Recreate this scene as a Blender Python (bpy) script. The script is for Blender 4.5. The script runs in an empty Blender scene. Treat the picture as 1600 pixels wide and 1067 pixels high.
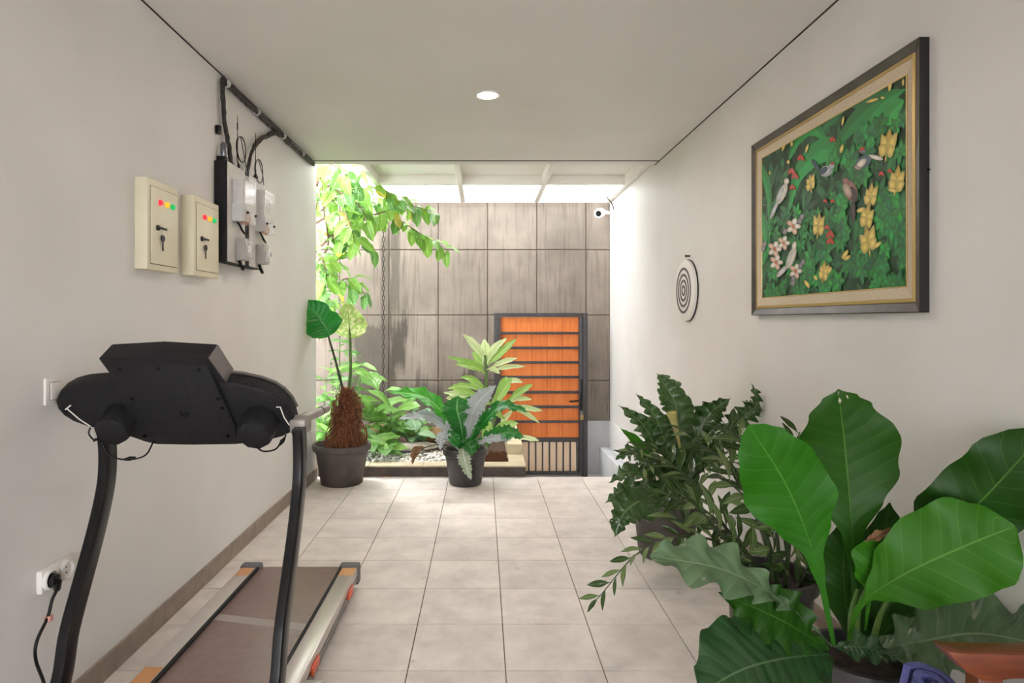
import bpy, bmesh, math, random
from mathutils import Vector, Matrix
random.seed(7)
R = math.radians
scene = bpy.context.scene
COL = scene.collection

# ------------------------------------------------------------------ camera
EYE = 1.43          # eye height, metres; floor tiles are 0.40 m squares
cam_d = bpy.data.cameras.new('camera')
cam_d.sensor_fit = 'HORIZONTAL'; cam_d.sensor_width = 36.0
cam_d.lens = 36.0 * 1000.0 / 1600.0
cam_d.shift_x = (800 - 754) / 1600.0
cam_d.shift_y = -(533.5 - 500) / 1600.0
cam_d.clip_start = 0.05
cam = bpy.data.objects.new('camera', cam_d); COL.objects.link(cam)
cam.location = (0, 0, EYE); cam.rotation_euler = (R(90), 0, 0)
scene.camera = cam

# ------------------------------------------------------------------ sky
wd = bpy.data.worlds.new('overcast_sky'); scene.world = wd; wd.use_nodes = True
bg = wd.node_tree.nodes['Background']
bg.inputs['Color'].default_value = (0.965, 0.98, 1.0, 1)
bg.inputs['Strength'].default_value = 6.8
# thin-cloud sun
sun_d = bpy.data.lights.new('sun', 'SUN'); sun_d.energy = 1.5; sun_d.angle = R(12); sun_d.color = (1, .96, .9)
sun = bpy.data.objects.new('sun', sun_d); COL.objects.link(sun)
sun.rotation_euler = (R(-22), R(-24), 0)

vs = scene.view_settings
vs.view_transform = 'Standard'; vs.look = 'None'; vs.gamma = 1.0; vs.use_curve_mapping = False
vs.exposure = 1.14
scene.cycles.use_denoising = True
scene.cycles.max_bounces = 14; scene.cycles.diffuse_bounces = 8
scene.cycles.transparent_max_bounces = 16
scene.cycles.sample_clamp_indirect = 8.0

# ------------------------------------------------------------------ helpers
def lin(c):
    def f(v):
        v /= 255.0
        return v / 12.92 if v <= .04045 else ((v + .055) / 1.055) ** 2.4
    return (f(c[0]), f(c[1]), f(c[2]), 1.0)

def at(px, py, Y):
    """the point at depth Y along the line of sight of a position in the photograph"""
    return Vector(((px - 754.0) * Y / 1000.0, Y, EYE - (py - 500.0) * Y / 1000.0))

WORLD = {}
def wloc(o): return WORLD.get(o.name, Vector((0, 0, 0))) if o else Vector((0, 0, 0))

def tag(o, label=None, cat=None, group=None, kind=None):
    if label: o['label'] = label
    if cat: o['category'] = cat
    if group: o['group'] = group
    if kind: o['kind'] = kind
    return o

def thing(name, loc, label, cat, group=None, kind=None):
    o = bpy.data.objects.new(name, None); o.empty_display_size = .05
    COL.objects.link(o); o.location = loc
    WORLD[o.name] = Vector(loc)
    return tag(o, label, cat, group, kind)

class MB:
    def __init__(s): s.v = []; s.f = []; s.col = None; s.uv = None
    def box(s, a, b):
        x0, y0, z0 = [min(a[i], b[i]) for i in range(3)]; x1, y1, z1 = [max(a[i], b[i]) for i in range(3)]
        n = len(s.v)
        s.v += [(x0,y0,z0),(x1,y0,z0),(x1,y1,z0),(x0,y1,z0),(x0,y0,z1),(x1,y0,z1),(x1,y1,z1),(x0,y1,z1)]
        s.f += [tuple(n+i for i in q) for q in ((0,3,2,1),(4,5,6,7),(0,1,5,4),(1,2,6,5),(2,3,7,6),(3,0,4,7))]
        return s
    def bar(s, p, q, w, h, up=(0, 0, 1)):
        p = Vector(p); q = Vector(q); t = (q - p).normalized(); up = Vector(up)
        sd = t.cross(up).normalized(); u = sd.cross(t)
        n = len(s.v)
        for c in (p, q):
            for a, b in ((-1,-1),(1,-1),(1,1),(-1,1)):
                s.v.append(tuple(c + sd*(a*w/2) + u*(b*h/2)))
        s.f += [tuple(n+i for i in x) for x in ((0,1,2,3),(7,6,5,4),(0,4,5,1),(1,5,6,2),(2,6,7,3),(3,7,4,0))]
        return s
    def tube(s, pts, r, seg=8, rx=None, cap=True, up=(0, 0, 1), sq=False):
        pts = [Vector(p) for p in pts]; n0 = len(s.v); N = len(pts)
        rr = r if isinstance(r, (list, tuple)) else [r]*N
        prev = None
        for i, p in enumerate(pts):
            t = (pts[min(i+1, N-1)] - pts[max(i-1, 0)]).normalized()
            if prev is None:
                ref = Vector(up) if abs(t.dot(Vector(up))) < .95 else Vector((1, 0, 0))
                sd = t.cross(ref).normalized()
            else:
                sd = (prev - t*prev.dot(t)).normalized()
            prev = sd; u = sd.cross(t)
            for k in range(seg):
                a = 2*math.pi*k/seg
                ca, sa = math.cos(a), math.sin(a)
                if sq: ca, sa = math.copysign(abs(ca)**.45, ca), math.copysign(abs(sa)**.45, sa)   # rounded-rectangle section
                s.v.append(tuple(p + sd*ca*rr[i]*(rx or 1) + u*sa*rr[i]))
        for i in range(N-1):
            for k in range(seg):
                a = n0+i*seg+k; b = n0+i*seg+(k+1) % seg
                s.f.append((a, b, b+seg, a+seg))
        if cap:
            s.f.append(tuple(n0+k for k in range(seg))[::-1])
            s.f.append(tuple(n0+(N-1)*seg+k for k in range(seg)))
        return s
    def lathe(s, c, prof, seg=32, axis='Z', rib=0, ribn=0, close=True, M=None):
        c = Vector(c); n0 = len(s.v)
        for r, h in prof:
            for k in range(seg):
                a = 2*math.pi*k/seg
                rr = r*(1+rib*math.cos(ribn*a)) if ribn else r
                x, y = rr*math.cos(a), rr*math.sin(a)
                v = Vector((x, y, h))
                if axis == 'X': v = Vector((h, x, y))
                if axis == 'Y': v = Vector((x, h, y))
                if M: v = M @ v
                s.v.append(tuple(c+v))
        for i in range(len(prof)-1):
            for k in range(seg):
                a = n0+i*seg+k; b = n0+i*seg+(k+1) % seg
                s.f.append((a, b, b+seg, a+seg))
        if close:
            s.f.append(tuple(n0+k for k in range(seg))[::-1])
            s.f.append(tuple(n0+(len(prof)-1)*seg+k for k in range(seg)))
        return s
    def prism(s, outline, d):
        """outline: 3-D points of one end, d: extrusion vector"""
        n = len(s.v); k = len(outline); d = Vector(d)
        s.v += [tuple(Vector(p)) for p in outline] + [tuple(Vector(p)+d) for p in outline]
        s.f.append(tuple(range(n, n+k))[::-1]); s.f.append(tuple(range(n+k, n+2*k)))
        for i in range(k):
            j = (i+1) % k
            s.f.append((n+i, n+j, n+k+j, n+k+i))
        return s
    def blob(s, c, r, sc=(1,1,1), seed=0, amp=.15, sub=2):
        bm = bmesh.new(); bmesh.ops.create_icosphere(bm, subdivisions=sub, radius=1)
        rnd = random.Random(seed); ph = [rnd.uniform(0, 6.28) for _ in range(6)]
        n = len(s.v); bm.verts.index_update()
        for v in bm.verts:
            p = v.co
            d = 1+amp*(math.sin(3*p.x+ph[0])*math.sin(2.6*p.y+ph[1])+.6*math.sin(4.3*p.z+ph[2]+2*p.x))
            s.v.append((c[0]+p.x*d*r*sc[0], c[1]+p.y*d*r*sc[1], c[2]+p.z*d*r*sc[2]))
        s.f += [tuple(n+v.index for v in f.verts) for f in bm.faces]
        bm.free(); return s
    def build(s, name, m, parent=None, bevel=0, seg=2, smooth=True, label=None, cat=None, group=None, kind=None, ang=35, origin=None):
        vs_ = [Vector(v) for v in s.v]
        if origin is None:
            lo = Vector([min(v[i] for v in vs_) for i in range(3)]); hi = Vector([max(v[i] for v in vs_) for i in range(3)])
            c = (lo+hi)/2; c.z = lo.z
        else: c = Vector(origin)
        me = bpy.data.meshes.new(name)
        me.from_pydata([tuple(v-c) for v in vs_], [], s.f)
        bm = bmesh.new(); bm.from_mesh(me)
        if s.uv is None: bmesh.ops.recalc_face_normals(bm, faces=bm.faces)
        if bevel > 0:
            es = [e for e in bm.edges if len(e.link_faces) == 2 and e.calc_face_angle(0) > R(30)]
            bmesh.ops.bevel(bm, geom=es, offset=bevel, segments=seg, affect='EDGES', profile=.5, clamp_overlap=True)
        bm.to_mesh(me); bm.free()
        if s.uv is not None:
            ul = me.uv_layers.new(name='UVMap')
            for l in me.loops: ul.data[l.index].uv = s.uv[l.vertex_index]
        if s.col is not None:
            ca = me.color_attributes.new('paint', 'FLOAT_COLOR', 'POINT')
            for i, q in enumerate(s.col): ca.data[i].color = q
        if smooth:
            me.shade_smooth(); me.set_sharp_from_angle(angle=R(ang))
        me.materials.append(m)
        o = bpy.data.objects.new(name, me); COL.objects.link(o)
        if parent: o.parent = parent
        o.location = c - wloc(parent)
        WORLD[o.name] = c
        return tag(o, label, cat, group, kind)

def box(name, a, b, m, parent=None, bevel=0, **k): return MB().box(a, b).build(name, m, parent, bevel, **k)

def inst(src_mesh, name, parent, M):
    """an object sharing a mesh, placed by world matrix M under parent (parent is unrotated)"""
    o = bpy.data.objects.new(name, src_mesh); COL.objects.link(o)
    if parent: o.parent = parent
    o.matrix_local = Matrix.Translation(-wloc(parent)) @ M
    WORLD[o.name] = M.translation.copy()
    return o

def spline(pts, n):
    pts = [Vector(p) for p in pts]
    if len(pts) == 2: return [pts[0].lerp(pts[1], i/n) for i in range(n+1)]
    P = [2*pts[0]-pts[1]] + pts + [2*pts[-1]-pts[-2]]
    out = []; K = len(pts)-1
    for i in range(n+1):
        x = i/n*K; k = min(int(x), K-1); t = x-k
        a, b, c, d = P[k:k+4]
        out.append(.5*((2*b)+(c-a)*t+(2*a-5*b+4*c-d)*t*t+(3*b-a-3*c+d)*t**3))
    return out

def interp(ctrl, t):
    for (a, va), (b, vb) in zip(ctrl, ctrl[1:]):
        if t <= b:
            x = (t-a)/(b-a); x = x*x*(3-2*x)
            return va+(vb-va)*x
    return ctrl[-1][1]

# ------------------------------------------------------------------ materials
MATS = {}
def nodes(name):
    m = bpy.data.materials.new(name); m.use_nodes = True
    nt = m.node_tree
    return m, nt, nt.nodes['Principled BSDF']
def node(nt, t, **k):
    n = nt.nodes.new(t)
    for a, b in k.items(): setattr(n, a, b)
    return n
def mat(name, c, rough=.5, metal=0, c2=None, scale=8, bump=0, bscale=60, stretch=(1,1,1), spec=.5, emit=None, coat=0, detail=4, lo=.35, hi=.65):
    if name in MATS: return MATS[name]
    m, nt, p = nodes(name)
    p.inputs['Base Color'].default_value = lin(c)
    p.inputs['Roughness'].default_value = rough; p.inputs['Metallic'].default_value = metal
    p.inputs['Specular IOR Level'].default_value = spec
    p.inputs['Coat Weight'].default_value = coat
    geo = node(nt, 'ShaderNodeNewGeometry')
    if c2 or bump:
        mp = node(nt, 'ShaderNodeMapping'); mp.inputs['Scale'].default_value = stretch
        nt.links.new(geo.outputs['Position'], mp.inputs['Vector'])
    if c2:
        nz = node(nt, 'ShaderNodeTexNoise'); nz.inputs['Scale'].default_value = scale; nz.inputs['Detail'].default_value = detail
        nt.links.new(mp.outputs['Vector'], nz.inputs['Vector'])
        rp = node(nt, 'ShaderNodeValToRGB')
        rp.color_ramp.elements[0].position = lo; rp.color_ramp.elements[0].color = lin(c)
        rp.color_ramp.elements[1].position = hi; rp.color_ramp.elements[1].color = lin(c2)
        nt.links.new(nz.outputs['Fac'], rp.inputs['Fac']); nt.links.new(rp.outputs['Color'], p.inputs['Base Color'])
    if bump:
        n2 = node(nt, 'ShaderNodeTexNoise'); n2.inputs['Scale'].default_value = bscale; n2.inputs['Detail'].default_value = 3
        nt.links.new(mp.outputs['Vector'], n2.inputs['Vector'])
        b = node(nt, 'ShaderNodeBump'); b.inputs['Strength'].default_value = bump; b.inputs['Distance'].default_value = .01
        nt.links.new(n2.outputs['Fac'], b.inputs['Height']); nt.links.new(b.outputs['Normal'], p.inputs['Normal'])
    if emit:
        p.inputs['Emission Color'].default_value = lin(emit[0]); p.inputs['Emission Strength'].default_value = emit[1]
    MATS[name] = m
    return m

def leaf_mat(name, c1, c2, vein, nveins=14, rough=.35, trans=.3, veinw=.12, under=None, mid=.05, spec=.5, blot=None, bump=.35, vs_=.22):
    """leaf sheet: colour by noise, pale midrib and side veins from the leaf's own UVs, light passes through"""
    if name in MATS: return MATS[name]
    m, nt, p = nodes(name); L = nt.links.new
    uv = node(nt, 'ShaderNodeUVMap'); uv.uv_map = 'UVMap'
    sx = node(nt, 'ShaderNodeSeparateXYZ'); L(uv.outputs['UV'], sx.inputs[0])
    def mth(op, a, b=None, c=None):
        n = node(nt, 'ShaderNodeMath', operation=op)
        for i, q in enumerate((a, b, c)):
            if q is None: continue
            if isinstance(q, (int, float)): n.inputs[i].default_value = q
            else: L(q, n.inputs[i])
        return n.outputs[0]
    au = mth('ABSOLUTE', mth('SUBTRACT', sx.outputs[0], .5))          # 0 midrib .. .5 margin
    ph = mth('FRACT', mth('SUBTRACT', mth('MULTIPLY', sx.outputs[1], nveins), mth('MULTIPLY', au, 3.0)))
    tri = mth('ABSOLUTE', mth('SUBTRACT', ph, .5))
    v1 = mth('LESS_THAN', tri, veinw*.5)
    v2 = mth('LESS_THAN', au, mid)
    v = mth('MAXIMUM', mth('MULTIPLY', v1, vs_), mth('MULTIPLY', v2, .8))
    geo = node(nt, 'ShaderNodeNewGeometry'); oi = node(nt, 'ShaderNodeObjectInfo')
    nz = node(nt, 'ShaderNodeTexNoise'); nz.inputs['Scale'].default_value = 9; nz.inputs['Detail'].default_value = 3
    L(geo.outputs['Position'], nz.inputs['Vector'])
    f = mth('ADD', mth('MULTIPLY', nz.outputs['Fac'], .8), mth('MULTIPLY', oi.outputs['Random'], .5))
    f = mth('SUBTRACT', f, .2)
    mx = node(nt, 'ShaderNodeMix', data_type='RGBA', clamp_factor=True)
    mx.inputs[6].default_value = lin(c1); mx.inputs[7].default_value = lin(c2); L(f, mx.inputs[0])
    last = mx.outputs[2]
    if blot:
        n3 = node(nt, 'ShaderNodeTexNoise'); n3.inputs['Scale'].default_value = 34; n3.inputs['Detail'].default_value = 2
        L(geo.outputs['Position'], n3.inputs['Vector'])
        mb = node(nt, 'ShaderNodeMix', data_type='RGBA')
        L(mth('GREATER_THAN', n3.outputs['Fac'], .53), mb.inputs[0]); L(last, mb.inputs[6]); mb.inputs[7].default_value = lin(blot)
        last = mb.outputs[2]
    mv = node(nt, 'ShaderNodeMix', data_type='RGBA'); L(v, mv.inputs[0]); L(last, mv.inputs[6]); mv.inputs[7].default_value = lin(vein)
    last = mv.outputs[2]
    if under:
        mu = node(nt, 'ShaderNodeMix', data_type='RGBA'); L(geo.outputs['Backfacing'], mu.inputs[0])
        L(last, mu.inputs[6]); mu.inputs[7].default_value = lin(under); last = mu.outputs[2]
    L(last, p.inputs['Base Color'])
    p.inputs['Roughness'].default_value = rough; p.inputs['Specular IOR Level'].default_value = spec
    bp = node(nt, 'ShaderNodeBump'); bp.inputs['Strength'].default_value = bump; bp.inputs['Distance'].default_value = .006
    L(mth('MAXIMUM', mth('MULTIPLY', tri, 2.0), mth('MULTIPLY', v2, 1.2)), bp.inputs['Height']); L(bp.outputs['Normal'], p.inputs['Normal'])
    tr = node(nt, 'ShaderNodeBsdfTranslucent'); L(last, tr.inputs['Color'])
    ms = node(nt, 'ShaderNodeMixShader'); ms.inputs[0].default_value = trans
    L(p.outputs[0], ms.inputs[1]); L(tr.outputs[0], ms.inputs[2])
    L(ms.outputs[0], nt.nodes['Material Output'].inputs['Surface'])
    MATS[name] = m
    return m

PAINT = mat('wall_paint', (222, 220, 218), .55, c2=(214, 211, 208), scale=1.3, bump=.05, bscale=180)
CEIL = mat('ceiling_paint', (224, 222, 219), .6, c2=(218, 216, 212), scale=1.1)
GAP = mat('shadow_gap', (52, 48, 46), .8)
BLACKP = mat('black_plastic', (22, 22, 25), .6, c2=(42, 41, 43), scale=260, detail=2, lo=.4, hi=.7, spec=.25, bump=.35, bscale=320)
BLACKM = mat('black_metal', (14, 14, 16), .25, spec=.35)
POTM = mat('pot_plastic', (46, 44, 46), .42, c2=(62, 59, 58), scale=6)
POTB = mat('pot_brown_grey', (84, 77, 73), .6, c2=(66, 60, 57), scale=7)
SOIL = mat('soil', (52, 38, 30), .95, c2=(92, 70, 54), scale=45, bump=.9, bscale=90)
PSOIL = mat('potting_soil', (26, 21, 18), .95, c2=(54, 43, 35), scale=45, bump=.9, bscale=90)
SILV = mat('brushed_silver', (170, 165, 162), .38, .75)
CREAM = mat('cream_steel', (226, 220, 194), .4, c2=(218, 211, 186), scale=3)
WHITEP = mat('white_plastic', (222, 219, 215), .35)
STEM = mat('green_stem', (96, 128, 62), .5, c2=(70, 104, 44), scale=20)
DSTEM = mat('dark_green_stem', (54, 74, 34), .5, c2=(38, 54, 26), scale=20)
TWIG = mat('bark_twig', (110, 84, 62), .8, c2=(84, 62, 46), scale=40)

# tile: mottled grey porcelain, one tone for each tile
def tile_mat():
    m, nt, p = nodes('grey_floor_tile'); L = nt.links.new
    geo = node(nt, 'ShaderNodeNewGeometry'); oi = node(nt, 'ShaderNodeObjectInfo')
    n1 = node(nt, 'ShaderNodeTexNoise'); n1.inputs['Scale'].default_value = 5; n1.inputs['Detail'].default_value = 6; n1.inputs['Roughness'].default_value = .65
    n2 = node(nt, 'ShaderNodeTexNoise'); n2.inputs['Scale'].default_value = 13; n2.inputs['Detail'].default_value = 2
    n3 = node(nt, 'ShaderNodeTexVoronoi'); n3.inputs['Scale'].default_value = 4.2
    L(geo.outputs['Position'], n1.inputs['Vector']); L(geo.outputs['Position'], n2.inputs['Vector']); L(geo.outputs['Position'], n3.inputs['Vector'])
    rp = node(nt, 'ShaderNodeValToRGB'); L(n1.outputs['Fac'], rp.inputs['Fac'])
    rp.color_ramp.elements[0].position = .3; rp.color_ramp.elements[0].color = lin((200, 191, 185))
    rp.color_ramp.elements[1].position = .68; rp.color_ramp.elements[1].color = lin((232, 223, 216))
    # round drip stains
    st = node(nt, 'ShaderNodeMath', operation='LESS_THAN'); L(n3.outputs['Distance'], st.inputs[0]); st.inputs[1].default_value = .085
    sf = node(nt, 'ShaderNodeMath', operation='MULTIPLY'); L(st.outputs[0], sf.inputs[0])
    g2 = node(nt, 'ShaderNodeMath', operation='GREATER_THAN'); L(n2.outputs['Fac'], g2.inputs[0]); g2.inputs[1].default_value = .52
    L(g2.outputs[0], sf.inputs[1])
    s3 = node(nt, 'ShaderNodeMath', operation='MULTIPLY'); L(sf.outputs[0], s3.inputs[0]); s3.inputs[1].default_value = .3
    mx = node(nt, 'ShaderNodeMix', data_type='RGBA'); L(s3.outputs[0], mx.inputs[0]); L(rp.outputs['Color'], mx.inputs[6]); mx.inputs[7].default_value = lin((150, 142, 136))
    hv = node(nt, 'ShaderNodeHueSaturation'); L(mx.outputs[2], hv.inputs['Color'])
    mr = node(nt, 'ShaderNodeMapRange'); L(oi.outputs['Random'], mr.inputs[0]); mr.inputs[3].default_value = .95; mr.inputs[4].default_value = 1.05
    L(mr.outputs[0], hv.inputs['Value']); L(hv.outputs[0], p.inputs['Base Color'])
    p.inputs['Roughness'].default_value = .48
    return m
TILE = tile_mat()
GROUT = mat('grout', (118, 104, 94), .9)
SKIRT = mat('skirting_tile', (150, 134, 122), .5, c2=(134, 120, 110), scale=14)

# concrete cladding panels with vertical rain streaks and moss stains
def panel_mat():
    m, nt, p = nodes('weathered_concrete'); L = nt.links.new
    geo = node(nt, 'ShaderNodeNewGeometry'); oi = node(nt, 'ShaderNodeObjectInfo')
    mp = node(nt, 'ShaderNodeMapping'); mp.inputs['Scale'].default_value = (1, 1, .06); L(geo.outputs['Position'], mp.inputs['Vector'])
    n1 = node(nt, 'ShaderNodeTexNoise'); n1.inputs['Scale'].default_value = 34; n1.inputs['Detail'].default_value = 5; L(mp.outputs[0], n1.inputs['Vector'])
    n2 = node(nt, 'ShaderNodeTexNoise'); n2.inputs['Scale'].default_value = 3; n2.inputs['Detail'].default_value = 5; L(geo.outputs['Position'], n2.inputs['Vector'])
    rp = node(nt, 'ShaderNodeValToRGB'); L(n2.outputs['Fac'], rp.inputs['Fac'])
    rp.color_ramp.elements[0].position = .3; rp.color_ramp.elements[0].color = lin((122, 111, 102))
    rp.color_ramp.elements[1].position = .7; rp.color_ramp.elements[1].color = lin((146, 134, 123))
    # streaks
    r2 = node(nt, 'ShaderNodeValToRGB'); L(n1.outputs['Fac'], r2.inputs['Fac'])
    r2.color_ramp.elements[0].position = .52; r2.color_ramp.elements[0].color = (0, 0, 0, 1)
    r2.color_ramp.elements[1].position = .75; r2.color_ramp.elements[1].color = (.5, .5, .5, 1)
    mx = node(nt, 'ShaderNodeMix', data_type='RGBA'); L(r2.outputs['Color'], mx.inputs[0]); L(rp.outputs['Color'], mx.inputs[6]); mx.inputs[7].default_value = lin((84, 71, 63))
    # moss: runs down beside the rain chain, edges broken by noise
    sx = node(nt, 'ShaderNodeSeparateXYZ'); L(geo.outputs['Position'], sx.inputs[0])
    def mth(op, a, b=0.0):
        n = node(nt, 'ShaderNodeMath', operation=op)
        for i, q in enumerate((a, b)):
            if isinstance(q, (int, float)): n.inputs[i].default_value = q
            else: L(q, n.inputs[i])
        return n.outputs[0]
    def band(x0, w, z0, z1, s):
        d = mth('SUBTRACT', 1.0, mth('DIVIDE', mth('ABSOLUTE', mth('SUBTRACT', sx.outputs[0], x0)), w))
        a = mth('MINIMUM', mth('MULTIPLY', mth('SUBTRACT', sx.outputs[2], z0), 2.2), mth('MULTIPLY', mth('SUBTRACT', z1, sx.outputs[2]), 2.2))
        d = mth('MINIMUM', d, a)
        d = mth('ADD', d, mth('MULTIPLY', mth('SUBTRACT', n2.outputs['Fac'], .5), 1.6))
        d = mth('ADD', d, mth('MULTIPLY', mth('SUBTRACT', n1.outputs['Fac'], .5), 1.0))
        return mth('MULTIPLY', mth('MINIMUM', mth('MAXIMUM', mth('MULTIPLY', mth('ADD', d, .12), 2.2), 0.0), 1.0), s)
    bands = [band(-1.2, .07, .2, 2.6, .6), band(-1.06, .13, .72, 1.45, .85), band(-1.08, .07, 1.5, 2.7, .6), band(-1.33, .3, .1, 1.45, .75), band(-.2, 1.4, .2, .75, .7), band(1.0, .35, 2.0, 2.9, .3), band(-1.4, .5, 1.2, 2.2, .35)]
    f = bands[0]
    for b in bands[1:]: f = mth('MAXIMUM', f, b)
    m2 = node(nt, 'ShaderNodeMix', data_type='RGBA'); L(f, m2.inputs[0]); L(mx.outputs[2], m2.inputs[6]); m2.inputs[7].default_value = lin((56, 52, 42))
    hv = node(nt, 'ShaderNodeHueSaturation'); L(m2.outputs[2], hv.inputs['Color'])
    mr = node(nt, 'ShaderNodeMapRange'); L(oi.outputs['Random'], mr.inputs[0]); mr.inputs[3].default_value = .93; mr.inputs[4].default_value = 1.05
    L(mr.outputs[0], hv.inputs['Value']); L(hv.outputs[0], p.inputs['Base Color'])
    p.inputs['Roughness'].default_value = .8
    return m
PANEL = panel_mat()

# ------------------------------------------------------------------ the setting
XL, XR, ZC = -1.506, 1.57, 2.845
YN, YE, YB = -3.0, 5.83, 7.89        # near end, floor edge, far wall
ZG = -.47                            # level at the gate

fl = box('floor', (XL-.15, YN, -.30), (XR+.15, YE, -.006), GROUT, kind='structure')
tsrc = None
ky = 0
y1 = 5.811
rows = []
y = y1
while y > -1.2: rows.append((y-.4, y)); y -= .4
for (ya, yb) in rows:
    for k in range(8):
        xa = XL+.4*k; xb = min(xa+.4, XR)
        if k < 7:
            if tsrc is None:
                o = box('tile', (xa+.002, ya+.002, -.006), (xb-.002, yb-.002, 0), TILE, fl, bevel=.0015, seg=1); tsrc = o.data; tz = o
            else:
                o = inst(tsrc, 'tile', fl, Matrix.Translation((xa+.2, ya+.2, -.006)))
        else:
            if ky == 0:
                o = box('tile', (xa+.002, ya+.002, -.006), (xb-.001, yb-.002, 0), TILE, fl, bevel=.0015, seg=1); esrc = o.data; ky = 1; ec = (xa+xb)/2
            else: o = inst(esrc, 'tile', fl, Matrix.Translation((ec+.0005, ya+.2, -.006)))
box('nosing', (XL, 5.813, -.05), (XR, 5.845, 0), TILE, fl, bevel=.003)
NEARF = mat('near_floor', (150, 145, 140), .5, c2=(165, 160, 154), scale=4)
box('near_floor', (XL, YN, -.006), (XR, rows[-1][0]-.002, 0), NEARF, fl)

box('wall_left', (XL-.15, YN, -.3), (XL, 5.79, 3.0), PAINT, kind='structure')
wr = box('wall_right', (XR, YN, -.6), (XR+.15, YB+.15, 3.6), PAINT, kind='structure')
BASEP = mat('grey_plaster', (205, 206, 208), .6, c2=(192, 193, 196), scale=3)
box('plinth_band', (XR-.014, 5.86, ZG), (XR, YB, .19), PAINT, wr, bevel=.003)
lg = box('ledge', (1.436, 5.845, ZG), (XR-.014, YB, -.13), BASEP, wr, bevel=.006)
box('ceiling', (XL-.15, YN, ZC), (XR+.15, 5.82, 3.05), CEIL, kind='structure')
box('wall_upper', (XL-2.0, 5.55, 3.05), (XR+.15, 5.80, 6.2), PAINT, kind='structure')
box('trim_1', (XL, YN, ZC-.006), (XL+.005, 5.68, ZC), GAP, kind='structure')
box('trim_2', (XR-.005, YN, ZC-.006), (XR, 5.82, ZC), GAP, kind='structure')
box('trim_3', (XL, 5.672, ZC-.005), (XR, 5.686, ZC), GAP, kind='structure')

for nm, x0, x1 in (('baseboard_left', XL, XL+.012), ('baseboard_right', XR-.012, XR)):
    bb = box(nm, (x0 if x0 < 0 else x0+.006, YN, 0), (x0+.006 if x0 < 0 else x1, 5.785, .096), GROUT, kind='structure')
    src = None
    for (ya, yb) in rows:
        yb = min(yb, 5.785)
        if src is None and yb-ya > .39:
            o = box('tile', (x0, ya+.0015, 0), (x1, yb-.0015, .097), SKIRT, bb, bevel=.0015, seg=1); src = o.data
        elif src is None: box('tile', (x0, ya+.0015, 0), (x1, yb-.0015, .097), SKIRT, bb, bevel=.0015, seg=1)
        else: inst(src, 'tile', bb, Matrix.Translation(((x0+x1)/2, (ya+yb)/2, 0)))

# far wall: backing + concrete panels + plaster foot
BACKING = mat('joint_mortar', (98, 84, 74), .9)
wf = box('wall_far', (-3.2, YB+.012, -.6), (XR+.15, YB+.18, 2.885), BACKING, kind='structure')
xs = [-1.153+.607*k for k in range(-4, 5)] + [XR]
xs = [x for x in xs if x <= XR]
zs = [.03-.1, .685, 1.49, 2.296, 2.882]
for i in range(len(xs)-1):
    for j in range(len(zs)-1):
        z0 = zs[j]
        if j == 0: z0 = .19 if xs[i] > 1.0 else -.12
        box('panel', (xs[i]+.006, YB, z0+.006), (xs[i+1]-.006, YB+.03, zs[j+1]-.006), PANEL, wf, bevel=.004, seg=1)
box('plaster_foot', (.4, YB-.003, ZG), (XR, YB+.03, .19), BASEP, wf)
box('wall_garden', (-3.2, 5.79, -.3), (-3.05, YB+.1, 2.885), BACKING, kind='structure')
box('floor_lower', (.2, YE, ZG-.1), (XR, YB+.1, ZG), BASEP, kind='structure')
st_ = box('step', (.405, 5.845, ZG), (1.43, 6.15, -.157), BASEP, kind='structure'); st_.name = 'floor_step'
box('step', (.405, 6.15, ZG), (1.43, 6.45, -.314), BASEP, st_)

# near end of the passage: unseen wall, doorway added and sized for daylight
wn = MB().box((XL-.15, YN-.15, -.3), (-1.0, YN, 3.05)).box((1.1, YN-.15, -.3), (XR+.15, YN, 3.05)).box((-1.0, YN-.15, 2.2), (1.1, YN, 3.05))
wn.build('wall_near', PAINT, kind='structure')
box('floor_light_block', (-8, -12, -.35), (8, YN, -.012), NEARF, kind='structure')  # unseen slab added to block sky light from below

# ------------------------------------------------------------------ canopy
CANW = mat('canopy_white_steel', (228, 224, 216), .5)
def sheet_mat():
    m, nt, p = nodes('frosted_sheet'); L = nt.links.new
    tl = node(nt, 'ShaderNodeBsdfTranslucent'); tl.inputs['Color'].default_value = (.95, .96, .96, 1)
    tp = node(nt, 'ShaderNodeBsdfTransparent'); tp.inputs['Color'].default_value = (.97, .98, .98, 1)
    df = node(nt, 'ShaderNodeBsdfDiffuse'); df.inputs['Color'].default_value = (.85, .85, .84, 1)
    a = node(nt, 'ShaderNodeMixShader'); a.inputs[0].default_value = .3; L(tl.outputs[0], a.inputs[1]); L(tp.outputs[0], a.inputs[2])
    b = node(nt, 'ShaderNodeMixShader'); b.inputs[0].default_value = .15; L(a.outputs[0], b.inputs[1]); L(df.outputs[0], b.inputs[2])
    L(b.outputs[0], nt.nodes['Material Output'].inputs['Surface'])
    return m
SHEET = sheet_mat()
can = thing('courtyard_canopy', (.2, 5.83, 2.87), 'white steel canopy with frosted sheets over the courtyard', 'canopy')
rx = [-1.13, -.24, .66, XR-.03]
for x in rx: box('rafter', (x-.028, 5.83, 2.872), (x+.028, 7.86, 2.975), CANW, can, bevel=.004)
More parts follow.
